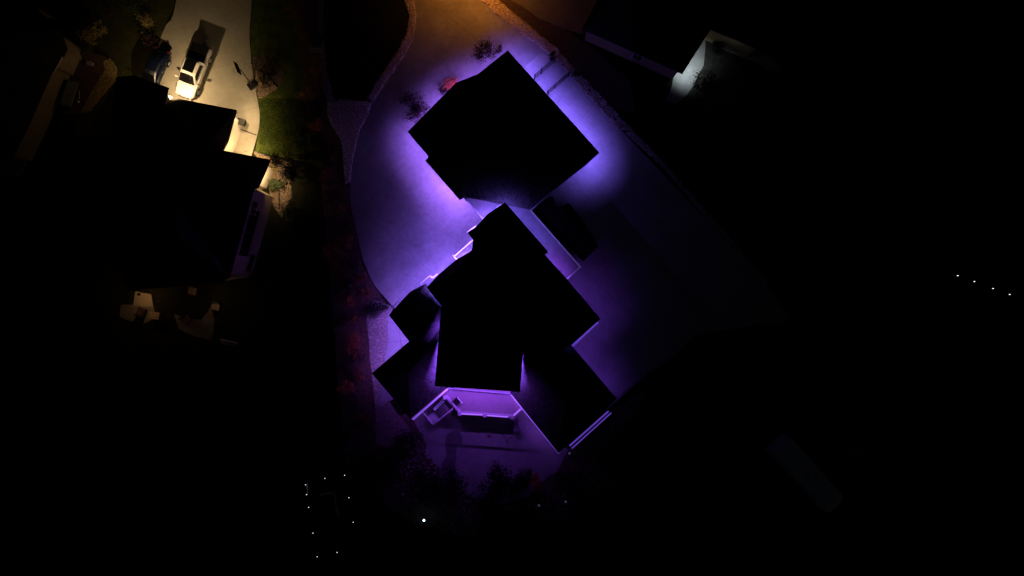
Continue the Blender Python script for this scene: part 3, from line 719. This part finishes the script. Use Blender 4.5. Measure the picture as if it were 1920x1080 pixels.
# ================================================================ HOUSE AT TOP RIGHT
rh = empty("corner_house", P(1250,20,0), "dark-roofed house at top right with one cold white wall light", "house")
rp = [(1120,-90),(1120,0),(1092,54),(1180,93),(1280,138),(1322,50),(1425,93),(1480,60),(1500,-90)]
roof("roof", PP(rp, 3.6), 3.6, [P(1180,-20,6.6), P(1380,-20,6.6)], M_SHING, rh); walls(PP(rp, 3.6), 0, 3.6, mat('grey_siding',(.26,.21,.12),.9,var=.05), rh, over=.4)
for k, t, wd, z0, z1, kd in ((3,.2,.9,1.1,2.2,'window'),): on_wall(rp, 3.6, k, t, wd, z0, z1, M_WHITE, rh, kd, over=.4) if k!=2 else None
sheet("house_gravel", wob(PP([(1300,70),(1340,80),(1400,130),(1420,180),(1380,215),(1320,215),(1270,200),(1262,190),(1300,120)]), .8), mat("gray_gravel",(.035,.036,.03),.95,var=.6,scale=2,bump=.7,bscale=10), .012)
sheet("house_walk", wob(PP([(1265,120),(1300,70),(1322,66),(1325,90),(1318,125),(1304,150),(1290,180),(1268,196),(1247,190),(1262,160)]), .35), mat("walk_conc",(.27,.28,.28),.9,var=.15,scale=2), .03)
sheet("rear_walk", PP([(1322,60),(1350,66),(1440,103),(1466,130),(1450,138),(1420,118),(1345,90)]), mat("walk_conc",(.27,.28,.28)), .026)
wall_lamp(P(1294,121,2.6), rh, 430, (.85,.95,1), vis=False, r=.15, spot=116, aim=P(1290,128,0))
wall_lamp(P(1372,92,3.0), rh, 3, (.9,.95,1), vis=False)

# ================================================================ VEHICLES
def ring_loft(secs, closed_ends=True):
    """secs: list of lists of points with equal length"""
    b = MB(); n = len(secs[0])
    for s in secs: b.v += [Vector(p) for p in s]
    for i in range(len(secs) - 1):
        for k in range(n):
            l = (k + 1) % n; b.f.append((i*n + k, i*n + l, (i+1)*n + l, (i+1)*n + k))
    if closed_ends: b.f.append(tuple(range(n))[::-1]); b.f.append(tuple((len(secs)-1)*n + k for k in range(n)))
    return b
def csec(x, w, z0, z1, c=.16, tuck=.06):
    return [(x, -w + tuck, z0), (x, -w, z0 + .2), (x, -w, (z0+z1)/2 + .06), (x, -w + .03, z1 - c), (x, -w + c * .9, z1), (x, 0, z1 + .03), (x, w - c * .9, z1), (x, w - .03, z1 - c), (x, w, (z0+z1)/2 + .06), (x, w, z0 + .2), (x, w - tuck, z0)]
def vehicle(name, label, cat, pos, heading, kind, paint):
    root = empty(name, (0,0,0), label, cat)
    chrome = mat("bright_metal", (.6,.6,.6), .3, .9, var=0); rub = mat("tyre_rubber", (.014,.014,.014), .9)
    rimm = mat("alloy_rim", (.42,.41,.40), .35, .6, var=.1); lampm = mat("headlamp_glass", (.55,.55,.55), .15, spec=.6); redm = mat("tail_lamp", (.25,.02,.02), .2)
    wind = mat("windscreen_glass", (.004,.004,.005), .05, var=0, spec=.5)
    if kind == 'pickup':
        body = [(-2.86,.93,.5,1.12),(-2.78,.97,.45,1.2),(-1.15,.98,.42,1.2),(-1.1,.98,.4,1.17),(1.0,.98,.4,1.14),(1.5,.97,.4,1.12),(2.2,.95,.42,1.07),(2.65,.88,.45,.98),(2.85,.74,.5,.86),(2.92,.60,.52,.74)]
        cab = [(-1.12,.84,1.12,1.22,.1),(-1.05,.83,1.12,1.7,.14),(-.85,.76,1.12,1.80,.14),(.3,.74,1.12,1.83,.14),(.62,.72,1.12,1.76,.14),(1.52,.80,1.05,1.14,.06)]
        wb, fx, rx, wr, tr = 3.6, 1.92, -1.75, .39, .82
    else:
        body = [(-2.28,.74,.45,.86),(-2.2,.84,.38,1.0),(-1.5,.9,.34,1.03),(0,.91,.32,.98),(1.0,.9,.32,.97),(1.7,.87,.34,.88),(2.1,.76,.38,.76),(2.3,.55,.42,.64)]
        cab = [(-1.95,.66,.95,1.03,.06),(-1.45,.70,.9,1.30,.12),(-.9,.68,.9,1.44,.14),(0.1,.66,.9,1.46,.14),(.45,.66,.9,1.38,.12),(1.3,.74,.88,.97,.05)]
        wb, fx, rx, wr, tr = 2.7, 1.4, -1.35, .33, .78
    o = ring_loft([csec(x, w_, a, c) for x, w_, a, c in body]).build("body", paint, root, smooth=True)
    sb = o.modifiers.new("s", 'SUBSURF'); sb.levels = 1; sb.render_levels = 2
    def cs2(x, w_, a, c, cc):
        wb_ = w_ + (.13 if c > 1.25 else .04)
        return [(x, -wb_, a), (x, -w_, c - cc), (x, -w_ + cc, c), (x, 0, c + .02), (x, w_ - cc, c), (x, w_, c - cc), (x, wb_, a)]
    cabo = ring_loft([cs2(*s) for s in cab]).build("cabin", paint, root, smooth=False, bevel=.03)
    # glazing laid 8 mm proud of the cabin
    def quad(nm, pts, m, off):
        b = MB(); p = [Vector(q) for q in pts]; nr = (p[1] - p[0]).cross(p[2] - p[0]).normalized()
        if nr.dot(Vector(off)) < 0: nr = -nr
        i = len(b.v); b.v += [q + nr * .004 for q in p] + [q + nr * .018 for q in p]; n = len(p)
        b.f.append(tuple(range(n))); b.f.append(tuple(range(n, 2*n)))
        for k in range(n): b.f.append((k, (k+1) % n, n + (k+1) % n, n + k))
        return b.build(nm, m, root)
    x0, w0, _, z0, c0 = cab[-1]; x1, w1, _, z1, c1 = cab[-2]; xr, wr2, _, zr, _ = cab[1]; xt, wt, _, zt, ct = cab[2]; xm, wm, _, zm, cm = cab[3]
    a = .06
    quad("windscreen", [(x0 - .06, -w0 + .03, z0 + .04), (x0 - .02, 0, z0 + .05), (x0 - .06, w0 - .03, z0 + .04), (x1 + .05, w1 - c1 + .02, z1 - .02), (x1 + .03, 0, z1 + .01), (x1 + .05, -w1 + c1 - .02, z1 - .02)], wind, (1, 0, 1))
    for s in (-1, 1):
        zb = 1.18 if kind == 'pickup' else 1.0
        def sd(x, wtop, ztop, wbot, zbase, z):      # point on the cabin side at height z
            t = (z - zbase) / (ztop - zbase); return (x, s * (wbot + (wtop - wbot) * t), z)
        zt_ = zm - cm
        pts = [sd(xt + .05, wt, zt - ct, wt + .13, cab[2][2], zb + .06), sd(xt + .12, wt, zt - ct, wt + .13, cab[2][2], zt - ct - .02), sd(xm, wm, zm - cm, wm + .13, cab[3][2], zt_ - .02), (x1 - .02, s * (w1 + .02), z1 - c1 - .03), (x1 + .45, s * (w1 + .10), zb + .07)]
        quad("side_window", pts, wind, (0, s, .2))
        b = MB(); b.box((x1 + .55, s * (w1 + .36 if kind == 'pickup' else w1 + .33), zb + .02), (.12, .26, .17)); b.build("mirror", M_BLACK if s > 0 or kind != 'pickup' else paint, root, bevel=.03)
        for hx in (0, -.95):
            b = MB(); b.box(((x1 + xt) / 2 + hx, s * body[3][1], zb - .12), (.16, .05, .03)); b.build("door_handle", chrome, root)
        b = MB(); b.box((body[-2][0] - .12, s * (body[-2][1] - .10), body[-2][3] - .02), (.3, .26, .14), s * .35); b.build("headlight", lampm, root, bevel=.04)
        b = MB(); b.box((body[0][0] - .02, s * (body[0][1] - .1), body[0][3] - .12), (.08, .16, .34)); b.build("tail_light", redm, root)
        for x in (fx, rx):
            wh = MB(); wh.tube((x, s * (tr + .13), wr), (x, s * (tr - .12), wr), wr, n=24); wo = wh.build("wheel", rub, root, bevel=.03)
            b = MB(); b.tube((x, s * (tr + .12), wr), (x, s * (tr + .155), wr), wr * .66, wr * .6, n=20)
            for k in range(5):
                t = k * 1.2566; b.bar((x, s*(tr+.17), wr), (x + wr*.6*math.cos(t), s*(tr+.165), wr + wr*.6*math.sin(t)), .06, .03)
            b.build("rim", rimm, wo)
            b = MB()                                   # dark wheel arch lip
            for k in range(13):
                t0 = math.pi * k / 12 ; t1 = math.pi * (k + 1) / 12
                if k < 12: b.bar((x + (wr+.07)*math.cos(t0), s*(tr+.14), wr + (wr+.07)*math.sin(t0)), (x + (wr+.07)*math.cos(t1), s*(tr+.14), wr + (wr+.07)*math.sin(t1)), .09, .06)
            b.build("wheel_arch", M_BLACK, root)
    b = MB(); b.box((body[-1][0] + .0, 0, .66), (.09, 1.0, .2)); b.build("grille", M_BLACK, root, bevel=.02)
    b = MB(); b.box((body[0][0] - .06, 0, .52), (.16, 1.6, .2)); b.box((body[-1][0] + .02, 0, .46), (.14, 1.2, .14)); b.build("bumper", chrome if kind == 'pickup' else paint, root, bevel=.03)
    # seams
    b = MB(); b.bar((x0 + .02, -.86, z0 + .0), (x0 + .02, .86, z0 + .0), .02, .02); b.build("bonnet_seam", M_BLACK, root)
    if kind == 'pickup':
        b = MB(); b.box((-1.98, 0, 1.235), (1.64, 1.66, .06)); b.build("bed_cover", mat("bed_cover_vinyl", (.006,.006,.006), .95, spec=.02), root, bevel=.02)
        b = MB(); b.box((-.20, 0, 1.862), (1.14, 1.02, .03)); b.build("sunroof", wind, root, bevel=.01)
        b = MB(); b.box((-1.0, -.35, 1.86), (.1, .1, .05)); b.box((-1.0, .35, 1.86), (.1, .1, .05)); b.build("roof_marker", M_BLACK, root)
        b = MB(); b.bar((-2.82, -.9, 1.22), (-2.82, .9, 1.22), .08, .05); b.build("tailgate_cap", M_BLACK, root)
    else:
        quad("rear_window", [(cab[0][0] + .08, -.58, 1.03), (cab[1][0] + .02, -.56, 1.30), (cab[1][0] + .02, .56, 1.30), (cab[0][0] + .08, .58, 1.03)], wind, (-1, 0, 1))
    root.location = pos; root.rotation_euler = (0, 0, heading)
    return root
hd = math.atan2(-.93, -.36)
white = mat("white_car_paint", (.72,.68,.62), .28, var=.02, spec=.5)
blue = mat("dark_blue_car_paint", (.004,.007,.022), .3, var=.05, spec=.5)
vehicle("pickup_truck", "white pickup truck with a black bed cover, parked nose to the neighbouring garage", "truck", P(369,138,.03), hd, 'pickup', white).scale = (.95, 1.10, .98)
vehicle("parked_car", "dark blue car half hidden under the gabled roof beside the white truck", "car", P(296,138,.03), hd - .03, 'sedan', blue)

# travel trailer in the dark lower right
tt = empty("travel_trailer", P(1496,880,0), "long pale travel trailer parked alone in the dark at lower right", "trailer")
ang = math.atan2(-(925-840), (1560-1460)); c = P(1496,880,0)
rot = math.atan2(-(930-840), 80)
secs = []
for x, z0, z1, w_ in ((-4.2,.9,2.2,1.0),(-4.05,.6,2.75,1.2),(-3.6,.5,2.9,1.22),(3.3,.5,2.9,1.22),(3.8,.5,2.75,1.15),(4.25,.8,2.3,.9),(4.35,1.2,1.7,.6)):
    cc = .18
    secs.append([loc(c, x, y, z, rot) for y, z in ((-w_,z0),(-w_,z1-cc),(-w_+cc,z1),(w_-cc,z1),(w_,z1-cc),(w_,z0))])
ring_loft(secs).build("trailer_body", mat("trailer_white",(.82,.82,.82),.5,var=.08), tt, bevel=.04)
b = MB(); b.box(loc(c,0,0,2.98,rot), (.8,.7,.14), rot); b.build("roof_vent", M_WHITE, tt)
for s in (-1, 1):
    for x in (-.45, .45): b = MB(); b.tube(loc(c,x,s*1.0,.35,rot), loc(c,x,s*1.2,.35,rot), .35, n=16); b.build("wheel", M_BLACK, tt)
    b = MB(); b.box(loc(c,1.8,s*1.225,1.8,rot), (1.2,.03,.6), rot); b.build("window", M_GLASS, tt)
b = MB(); b.bar(loc(c,-4.1,-.5,.5,rot), loc(c,-5.2,0,.45,rot), .1); b.bar(loc(c,-4.1,.5,.5,rot), loc(c,-5.2,0,.45,rot), .1); b.build("hitch", M_BLACK, tt)

# ================================================================ STREET FURNITURE
hoop = empty("basketball_hoop", P(473,160,0), "black basketball hoop leaning out over the warm-lit driveway", "basketball hoop")
b = MB(); b.box(P(473,160,.15), (.9,.7,.3), R(35)); b.build("base", M_BLACK, hoop, bevel=.05)
b = MB(); b.tube(P(472,158,.3), P(463,147,2.2), .07, n=8); b.tube(P(463,147,2.2), P(457,139,2.9), .06, n=8); b.tube(P(457,139,2.9), P(450,130,3.1), .05, n=8); b.build("pole", mat("pole_grey",(.10,.08,.06),.4,.5), hoop)
a = P(442,118,3.3); c = P(449,138,3.3); d = (c - a).normalized()
b = MB(); 
m_ = (a + c) / 2; b.box(m_, ((c-a).length, .05, 1.05), math.atan2(d.y, d.x)); b.build("backboard", M_BLACK, hoop)
b = MB(); nr = Vector((-d.y, d.x, 0)); 
if nr.x > 0: nr = -nr
cc = m_ + nr * .33 + Vector((0,0,-.3))
for k in range(16):
    t0 = k * math.pi / 8; t1 = (k+1) * math.pi / 8
    b.tube(cc + Vector((.23*math.cos(t0), .23*math.sin(t0), 0)), cc + Vector((.23*math.cos(t1), .23*math.sin(t1), 0)), .012, n=5)
b.build("rim", M_BLACK, hoop)
ub = empty("utility_box", P(593,80,0), "green metal utility box on the gravel strip between the two dark lawns", "utility box")
b = MB(); b.box(P(593,78,.5), (1.15,1.1,1.0), R(0)); b.build("cabinet", mat("green_metal",(.035,.06,.05),.6), ub, bevel=.03)
b = MB(); b.box(P(594,88,.30), (1.2,.42,.6), R(0)); b.build("front_hood", mat("pale_green_metal",(.13,.20,.17),.6), ub, bevel=.03)
b = MB(); b.box(P(594,83,-.0)+Vector((0,0,.05)), (1.5,1.8,.10)); b.build("plinth", M_DARKCONC, ub)

# street lamp that makes the orange pool at the top
sl = empty("street_lamp", P(890,-85,0), "tall street lamp beyond the top edge, lighting the drive orange", "street lamp")
lp = P(912,-62,0); b = MB(); b.tube(lp, lp + Vector((0,0,6.1)), .1, .06, 10); b.build("pole", M_BLACK, sl)
b = MB(); b.tube(lp + Vector((0,0,6.0)), lp + Vector((-.9,-.6,6.3)), .05, n=8); b.build("arm", M_BLACK, sl)
b = MB(); b.box(lp + Vector((-1.1,-.75,6.3)), (.7,.35,.15), R(34)); b.build("lamp_head", M_BLACK, sl, bevel=.04)
b = MB(); b.box(lp + Vector((-1.1,-.75,6.21)), (.5,.25,.03), R(34)); b.build("lamp_glass", emit("sodium_lamp",(1,.42,.08),30), sl)
point_light("lamp_light", lp + Vector((-1.1,-.75,6.05)), 1900, (1,.31,.035), sl, r=.15, spot=150)

# ---------------------------------------------------------------- small garden lights
M_GL = emit("garden_light_white", (.95,.97,1), 1.8); M_GLB = emit("garden_light_blue", (.5,.75,1), 7)
def garden_light(m, r=.05, h=.4, cap=True):
    root = empty("garden_light", (0,0,0))
    b = MB(); b.tube((0,0,0), (0,0,h - .08), .02, n=6); b.build("stake", M_BLACK, root)
    b = MB(); b.sphere((0,0,h), r * 1.3, 8); b.build("lamp", m, root)
    b = MB(); b.tube((0,0,h-.09), (0,0,h-.07), r*1.2, n=10); b.build("collar", M_BLACK, root)
    return root
gl0 = garden_light(M_GL, .028)
garden = [
 (611,895,"white garden light second along the top of the lower left ring"),(648,889,"white garden light at the top right of the lower left ring"),
 (575,907,"white garden light at the upper left, on the pale kerb"),(577,925,"white garden light at the lower end of the pale kerb"),
 (581,949,"white garden light third down the left side of the ring"),(656,931,"white garden light right of the curved pale edging"),
 (664,977,"faint garden light low on the right side of the ring"),(589,997,"white garden light alone low on the left side of the ring"),
 (634,1033,"white garden light at the lower right of the ring"),(597,1041,"lowest garden light of the ring, near the bottom edge")]
for i, (x, y, lb) in enumerate(garden):
    o = gl0 if i == 0 else copy_tree(gl0, (0,0,0))
    o.location = P(x, y, 0); tag(o, lb, "garden light", "small white garden lights in the dark yard at lower left")
fr = [(1791,517,"leftmost of the four white lights in a row at the far right"),(1822,528,"second from left of the four far right lights"),(1857,541,"third and faintest of the four far right lights"),(1888,552,"rightmost of the four white lights at the far right")]
for x, y, lb in fr:
    o = copy_tree(gl0, P(x, y, 0), lb); o.scale = (2.6, .9, 1); tag(o, lb, "garden light", "row of white lights in the dark at far right")
bl = garden_light(M_GLB, .085, .9); bl.location = P(797,970,0); tag(bl, "bright blue-white lamp alone below the patio trees", "garden light")
gb0 = None
for x, y, lb in ((1067,848,"unlit pale globe beside the lowest corner of the right wing"),(1010,945,"small pale globe left of the bluish one below the red shrub"),(1060,938,"dim bluish globe at the bottom right of the patio"),(863,896,"faint pale globe at the edge of the lower patio"),(655,562,"faint globe in the bed near the main drive")):
    if gb0 is None:
        gb0 = empty("garden_globe", (0,0,0)); b = MB(); b.sphere((0,0,.5), .13, 10); b.build("globe", emit("faint_globe",(.5,.45,.9),.05), gb0, smooth=True)  # unlit globes with a faint glow put into their material
        b = MB(); b.tube((0,0,0), (0,0,.37), .03, n=6); b.build("stake", M_BLACK, gb0); o = gb0
    else: o = copy_tree(gb0, (0,0,0))
    o.location = P(x, y, 0); tag(o, lb, "garden globe", "round garden globes on stakes")
# pale edging by the garden lights
b = MB(); q = smooth_line(PP([(600,928),(622,924),(628,930),(629,945),(633,960),(635,970)], .08), 4)
for a, c in zip(q[:-1], q[1:]): b.bar(a, c, .16, .16)
tag(b.build("curved_edging", M_WHITE), "pale curved garden edging inside the ring of small lights", "edging")
b = MB(); b.bar(P(575,907,.06), P(577,925,.06), .08, .12); tag(b.build("straight_edging", M_WHITE), "short pale edging joining two garden lights", "edging")
point_light("edging_glow", P(577,916,.5), .12, (1,1,1), gl0)

# ================================================================ PLANTS
def plant(name, label, cat, px, py, r, h, m, n=1500, leaf=.16, clumps=14, seed=0, trunk=True, squash=.8, low=.15, group=None, sparse=.42):
    rnd = random.Random(seed * 7 + int(px) * 13 + int(py)); c = P(px, py, 0)
    root = empty(name, c, label, cat, group)
    b = MB(); cl = []
    zc = h * (.5 + low / 2); rz = h * (1 - low) / 2
    for k in range(clumps):
        while True:
            v = Vector((rnd.uniform(-1,1), rnd.uniform(-1,1), rnd.uniform(-1,1)))
            if .15 < v.length < 1: break
        v = v.normalized() * (v.length ** .5) * rnd.uniform(.75, 1.05)
        cl.append(c + Vector((v.x * r * .78, v.y * r * .78, zc + v.z * rz * squash)))
    for k in range(n):
        q = rnd.choice(cl); s = r * sparse * rnd.uniform(.5, 1.1)
        v = Vector((rnd.gauss(0,.5), rnd.gauss(0,.5), rnd.gauss(0,.42))) * s
        p = q + v
        if p.z < .05: p.z = .05 + rnd.random() * .2
        a = Vector((rnd.uniform(-1,1), rnd.uniform(-1,1), rnd.uniform(-.5,.5))).normalized(); e = a.cross(Vector((rnd.uniform(-1,1), rnd.uniform(-1,1), rnd.uniform(.2,1)))).normalized()
        l = leaf * rnd.uniform(.6, 1.3); wd = l * .5
        b.poly([p - a * l * .5, p + e * wd * .5, p + a * l * .5, p - e * wd * .5])
    b.build("crown" if trunk else "foliage", m, root)
    t = MB()
    if trunk:
        top = c + Vector((rnd.uniform(-.1,.1), rnd.uniform(-.1,.1), h * .5)); tr = max(.03, h * .022)
        t.tube(c, c + (top - c) * .55, tr * 1.4, tr, 8); t.tube(c + (top - c) * .55, top, tr, tr * .6, 8)
        for q in cl: s0 = c + (top - c) * rnd.uniform(.45, 1); mid = (s0 + q) / 2 + Vector((0,0,.1)); t.tube(s0, mid, tr * .5, tr * .3, 5, False); t.tube(mid, q, tr * .3, tr * .1, 5, False)
        t.build("trunk", M_BARK, root)
    else:
        for q in cl: t.tube(c + Vector((rnd.uniform(-.1,.1), rnd.uniform(-.1,.1), 0)), q, .02, .008, 5, False)
        t.build("stems", M_BARK, root)
    return root

T = plant
# around the garage
T("bare_tree", "sparse dark purple-leaved tree left of the garage corner", "tree", 780,210, 1.8, 3.0, M_LEAFB, 1900, .17, 16, 1)
T("small_tree", "sparse dark shrub tree above the garage's upper left eave", "tree", 907,108, 1.4, 2.6, M_LEAFB, 1100, .17, 10, 2)
T("small_bush", "smallest dark bush just left of the garage's top corner", "bush", 934,97, .55, 1.2, M_LEAFB, 260, .15, 6, 3, False)
T("red_shrub", "bright red shrub against the garage's front bay", "shrub", 846,163, 1.0, 1.6, M_LEAFRB, 1300, .16, 12, 4, False)
T("red_shrub", "dim red shrub behind the bright red one by the garage", "shrub", 832,170, .8, 1.1, M_LEAFB, 400, .14, 9, 5, False)
T("dark_shrub", "black upright shrub at the end of the upper fence gate", "shrub", 1036,112, .45, 1.7, M_LEAFD, 500, .14, 8, 6, False)
T("dark_shrub", "low dark shrub beside the gravel border right of the lower gate", "shrub", 1078,144, .6, 1.1, M_LEAFD, 260, .14, 8, 7, False)
# bed between the drives
for i, (x, y, r, h, m, lb, nm) in enumerate([
  (549,20,.7,1.3,M_LEAFO,"dull orange shrub at the top of the bed above the utility box","shrub"),(560,32,.6,1.2,M_LEAFR,"small reddish shrub below the topmost orange shrub","shrub"),
  (565,54,.8,1.4,M_LEAFY,"straw-coloured clump left of the utility box","grass_clump"),(575,66,.6,1.0,M_LEAFO,"orange clump nearest the green utility box","grass_clump"),
  (594,112,.6,1.1,M_LEAFO,"orange clump directly below the utility box","grass_clump"),(596,134,.6,1.1,M_LEAFO,"second orange clump below the utility box","grass_clump"),
  (599,160,.7,1.1,M_LEAFR,"pinkish clump at the head of the gravel triangle","grass_clump"),(580,182,.9,1.6,M_LEAFO,"orange shrub at the right edge of the mown lawn","shrub"),
  (592,205,1.3,2.2,M_LEAFB,"dark brown shrub below the orange one beside the lawn","shrub"),(600,244,1.1,1.9,M_LEAFRB,"glowing orange-red shrub left of the gravel triangle","shrub"),
  (572,225,1.2,1.6,M_LEAFG,"dull green shrub at the lower right of the mown lawn","shrub"),(585,265,1.5,2.2,M_LEAFD,"dark shrub below the orange-red one","shrub"),
  (632,300,1.4,2.0,M_LEAFB,"brown shrub beside the lower gravel tip","shrub"),(640,420,1.8,2.6,M_LEAFB,"dim brown tree left of the main driveway curve","shrub"),
  (632,480,1.7,2.4,M_LEAFR,"very dim red shrub lower along the main driveway","shrub"),
  (657,563,.8,1.4,M_LEAFRB,"small dull red shrub at the lowest driveway curve","shrub"),(667,597,.5,1.0,M_LEAFO,"tiny dull orange shrub beside the side gravel","shrub"),
  (668,642,1.6,2.4,M_LEAFRB,"largest orange-red shrub left of the side gravel","shrub"),(650,690,1.3,1.8,M_LEAFB,"dark shrub below the largest orange-red shrub","shrub"),
  (652,722,1.0,1.5,M_LEAFRB,"pinkish-red shrub left of the side wing's outer corner","shrub"),(700,572,1.7,1.4,M_LEAFD,"low dark shrub in the corner below the driveway","shrub"),
  (716,575,.9,1.0,M_LEAFD,"low bluish-dark shrub against the side wing","shrub")]):
    T(nm, lb, "shrub" if nm == "shrub" else "grass clump", x, y, r, h, m, int(420 * r + 150), .15, 10, 20 + i, False, group="shrubs in the long planting bed")
for i, (x, y, r_, m) in enumerate([(612,330,1.0,M_LEAFR),(624,362,1.3,M_LEAFB),(640,385,.9,M_LEAFO),(655,455,1.0,M_LEAFR),(664,492,.8,M_LEAFB),(676,522,.9,M_LEAFR),(645,540,1.3,M_LEAFB),(688,548,.7,M_LEAFO),(640,600,1.2,M_LEAFB),(672,668,1.0,M_LEAFB),(678,700,.8,M_LEAFR),(668,752,1.2,M_LEAFB),(684,782,1.1,M_LEAFR),(660,800,1.3,M_LEAFB)]):
    T("shrub", ["dull red shrub just below the gravel triangle's tip", 'brown shrub below the first red one under the gravel triangle', 'small orange shrub beside the upper bend of the main drive', 'dull red shrub at the widest bend of the main drive', "tiny brown shrub right against the drive's left edge", 'red shrub against the drive where it starts to narrow', "brown shrub set back from the drive's lower curve", "smallest orange shrub nearest the drive's lower tip", 'brown shrub between the two small red ones beside the side gravel', 'brown shrub below the largest orange-red shrub, nearest the gravel', "little red shrub close to the side wing's outer corner", 'brown shrub below the pinkish-red one at the side wing', 'red shrub near the lower gravel, under the side wing corner', 'lowest brown shrub of the strip beside the main drive'][i], "shrub", x, y, r_, 1.2, m, int(420 * r_ + 120), .15, 9, 140 + i, False, group="low shrubs in the strip beside the main drive")
# neighbour's front
T("grass_clump", "straw-coloured clump in the bed beside the basketball hoop", "grass clump", 491,152, .5, .8, M_LEAFY, 260, .16, 6, 50, False)
T("shrub", "dark shrub in the middle of the bed beside the driveway", "shrub", 506,150, 1.2, 1.3, M_LEAFD, 700, .15, 12, 51, False)
T("shrub", "low brown shrub at the top of the driveway bed", "shrub", 498,122, 1.3, 1.2, M_LEAFB, 500, .15, 12, 52, False)
T("dark_tree", "round dark evergreen tree at the neighbouring house corner", "tree", 545,318, 1.7, 3.4, M_LEAFD, 2600, .17, 22, 53)
T("grass_clump", "yellow ornamental grass next to the dark corner tree", "grass clump", 516,318, .45, .9, M_LEAFY, 260, .2, 6, 54, False)
T("green_shrub", "green shrub right of the lit wall under the corner tree", "shrub", 523,345, .85, 1.2, M_LEAFG, 700, .16, 12, 55, False)
T("shrub", "brownish green shrub low beside the long side wall", "shrub", 556,395, 1.4, 1.8, M_LEAFG, 700, .16, 12, 56, False)
b = MB(); b.tube(P(524,352,.06), P(524,392,.06), .10, n=8); tag(b.build("drain_pipe", M_BLACK), "dark pipe lying over the rock mulch along the side wall", "pipe")
for i, (x, y, r, h, m, lb) in enumerate([
  (178,80,1.2,2.0,M_LEAFY,"dry straw-coloured tree at the top of the left side bed"),(196,60,.9,1.6,M_LEAFY,"smaller dry shrub right above the straw-coloured tree"),(168,92,.8,1.2,M_LEAFG,"green and yellow shrub at the end of the far left path"),
  (268,25,1.7,3.0,M_LEAFG,"olive tree at the top between the left lawn and driveway"),(282,44,1.0,1.8,M_LEAFY,"pale dry shrub below the olive tree"),(215,25,1.6,2.6,M_LEAFB,"dim brown tree left of the olive tree"),
  (286,80,.9,1.0,M_LEAFB,"dark low shrub at the left edge of the neighbouring driveway")]):
    T("dry_shrub" if h < 2.5 else "tree", lb, "shrub" if h < 2.5 else "tree", x, y, r, h, m, int(600 * r), .16, 12, 60 + i, h >= 2.5)
# fallen-leaf patch and low wall line on the left lawn
b = MB(); q = smooth_line(PP([(266,60),(274,72),(284,85),(294,93)], .06), 5)
for a, c in zip(q[:-1], q[1:]): b.bar(a, c, .10, .12)
tag(b.build("bed_edging", M_STONE), "thin curved edging between the left lawn and the driveway bed", "edging")
# top right
T("dark_bush", "black rounded bush in front of the cold white wall light", "bush", 1318,158, 1.6, 2.0, M_LEAFD, 1500, .16, 16, 80, False)
T("dark_bush", "dark bush under the pale rear eave at top right", "bush", 1345,95, 1.1, 1.3, M_LEAFD, 800, .16, 12, 81, False)
T("dark_bush", "small dark bush at the left corner of the top right house", "bush", 1098,66, .5, 1.0, M_LEAFD, 260, .15, 7, 82, False)
# patio bottom
for i, (x, y, r, h, m, lb) in enumerate([
  (845,893,2.3,4.2,M_LEAFD,"tall dark tree left of the patio's lower edge"),(800,905,2.2,3.6,M_LEAFD,"dark tree left of the tall patio tree"),
  (770,825,1.9,2.8,M_LEAFD,"dark tree at the patio's left side below the side wing"),(938,885,1.7,3.6,M_LEAFD,"dark tree in the middle of the patio's lower edge"),
  (962,905,1.6,3.0,M_LEAFD,"dark tree just right of the middle patio tree"),(985,892,1.2,2.6,M_LEAFD,"small dark tree left of the red patio shrub"),
  (912,925,2.2,3.0,M_LEAFD,"low spreading dark tree beneath the patio"),(1068,895,2.0,3.0,M_LEAFD,"dark tree below the lowest corner of the right wing"),
  (735,860,2.4,3.2,M_LEAFB,"brownish dark tree at the lower left of the gravel"),(690,850,2.0,2.6,M_LEAFB,"brown shrub tree left of the lower gravel")]):
    T("dark_tree", lb, "tree", x, y, r, h, m, int(900 * r), .2, 18, 90 + i, group="dark trees along the lower patio")
T("red_shrub", "glowing red shrub at the patio's lower right edge", "shrub", 1006,893, .9, 3.2, M_LEAFRB, 700, .17, 12, 110, False)
T("red_shrub", "dim red shrub right of the long kerb beyond the right wing", "shrub", 1215,745, 1.8, 2.0, M_LEAFR, 600, .15, 12, 111, False)
T("dry_shrub", "barely visible shrub just right of the travel trailer", "shrub", 1522,832, .7, 1.2, M_LEAFY, 260, .16, 8, 112, False)
T("dry_shrub", "barely visible pale shrub farthest right of the trailer", "shrub", 1592,838, 1.3, 1.8, M_STONEP, 400, .16, 10, 113, False)

# grass blades on the warm-lit lawn
rnd = random.Random(5); b = MB()
for k in range(26000):
    x = rnd.uniform(486, 605); y = rnd.uniform(185, 300)
    if x < 478 + 9 and y < 240: continue
    if y > 288 + (x - 478) * .12: continue
    p = P(x, y, .008); a = rnd.uniform(0, 6.28); h = rnd.uniform(.04, .09); d = Vector((math.cos(a), math.sin(a), 0)) * .025
    ln = Vector((rnd.uniform(-.05,.05), rnd.uniform(-.05,.05), h))
    b.v += [p - d, p + d, p + ln]; i = len(b.v) - 3; b.f.append((i, i+1, i+2))
tag(b.build("grass", mat("grass_blades",(.10,.14,.02),.9,var=.5,scale=1.5)), "short mown grass lit warm from the neighbouring house", "grass", kind='stuff')
print("objects", len(bpy.data.objects))
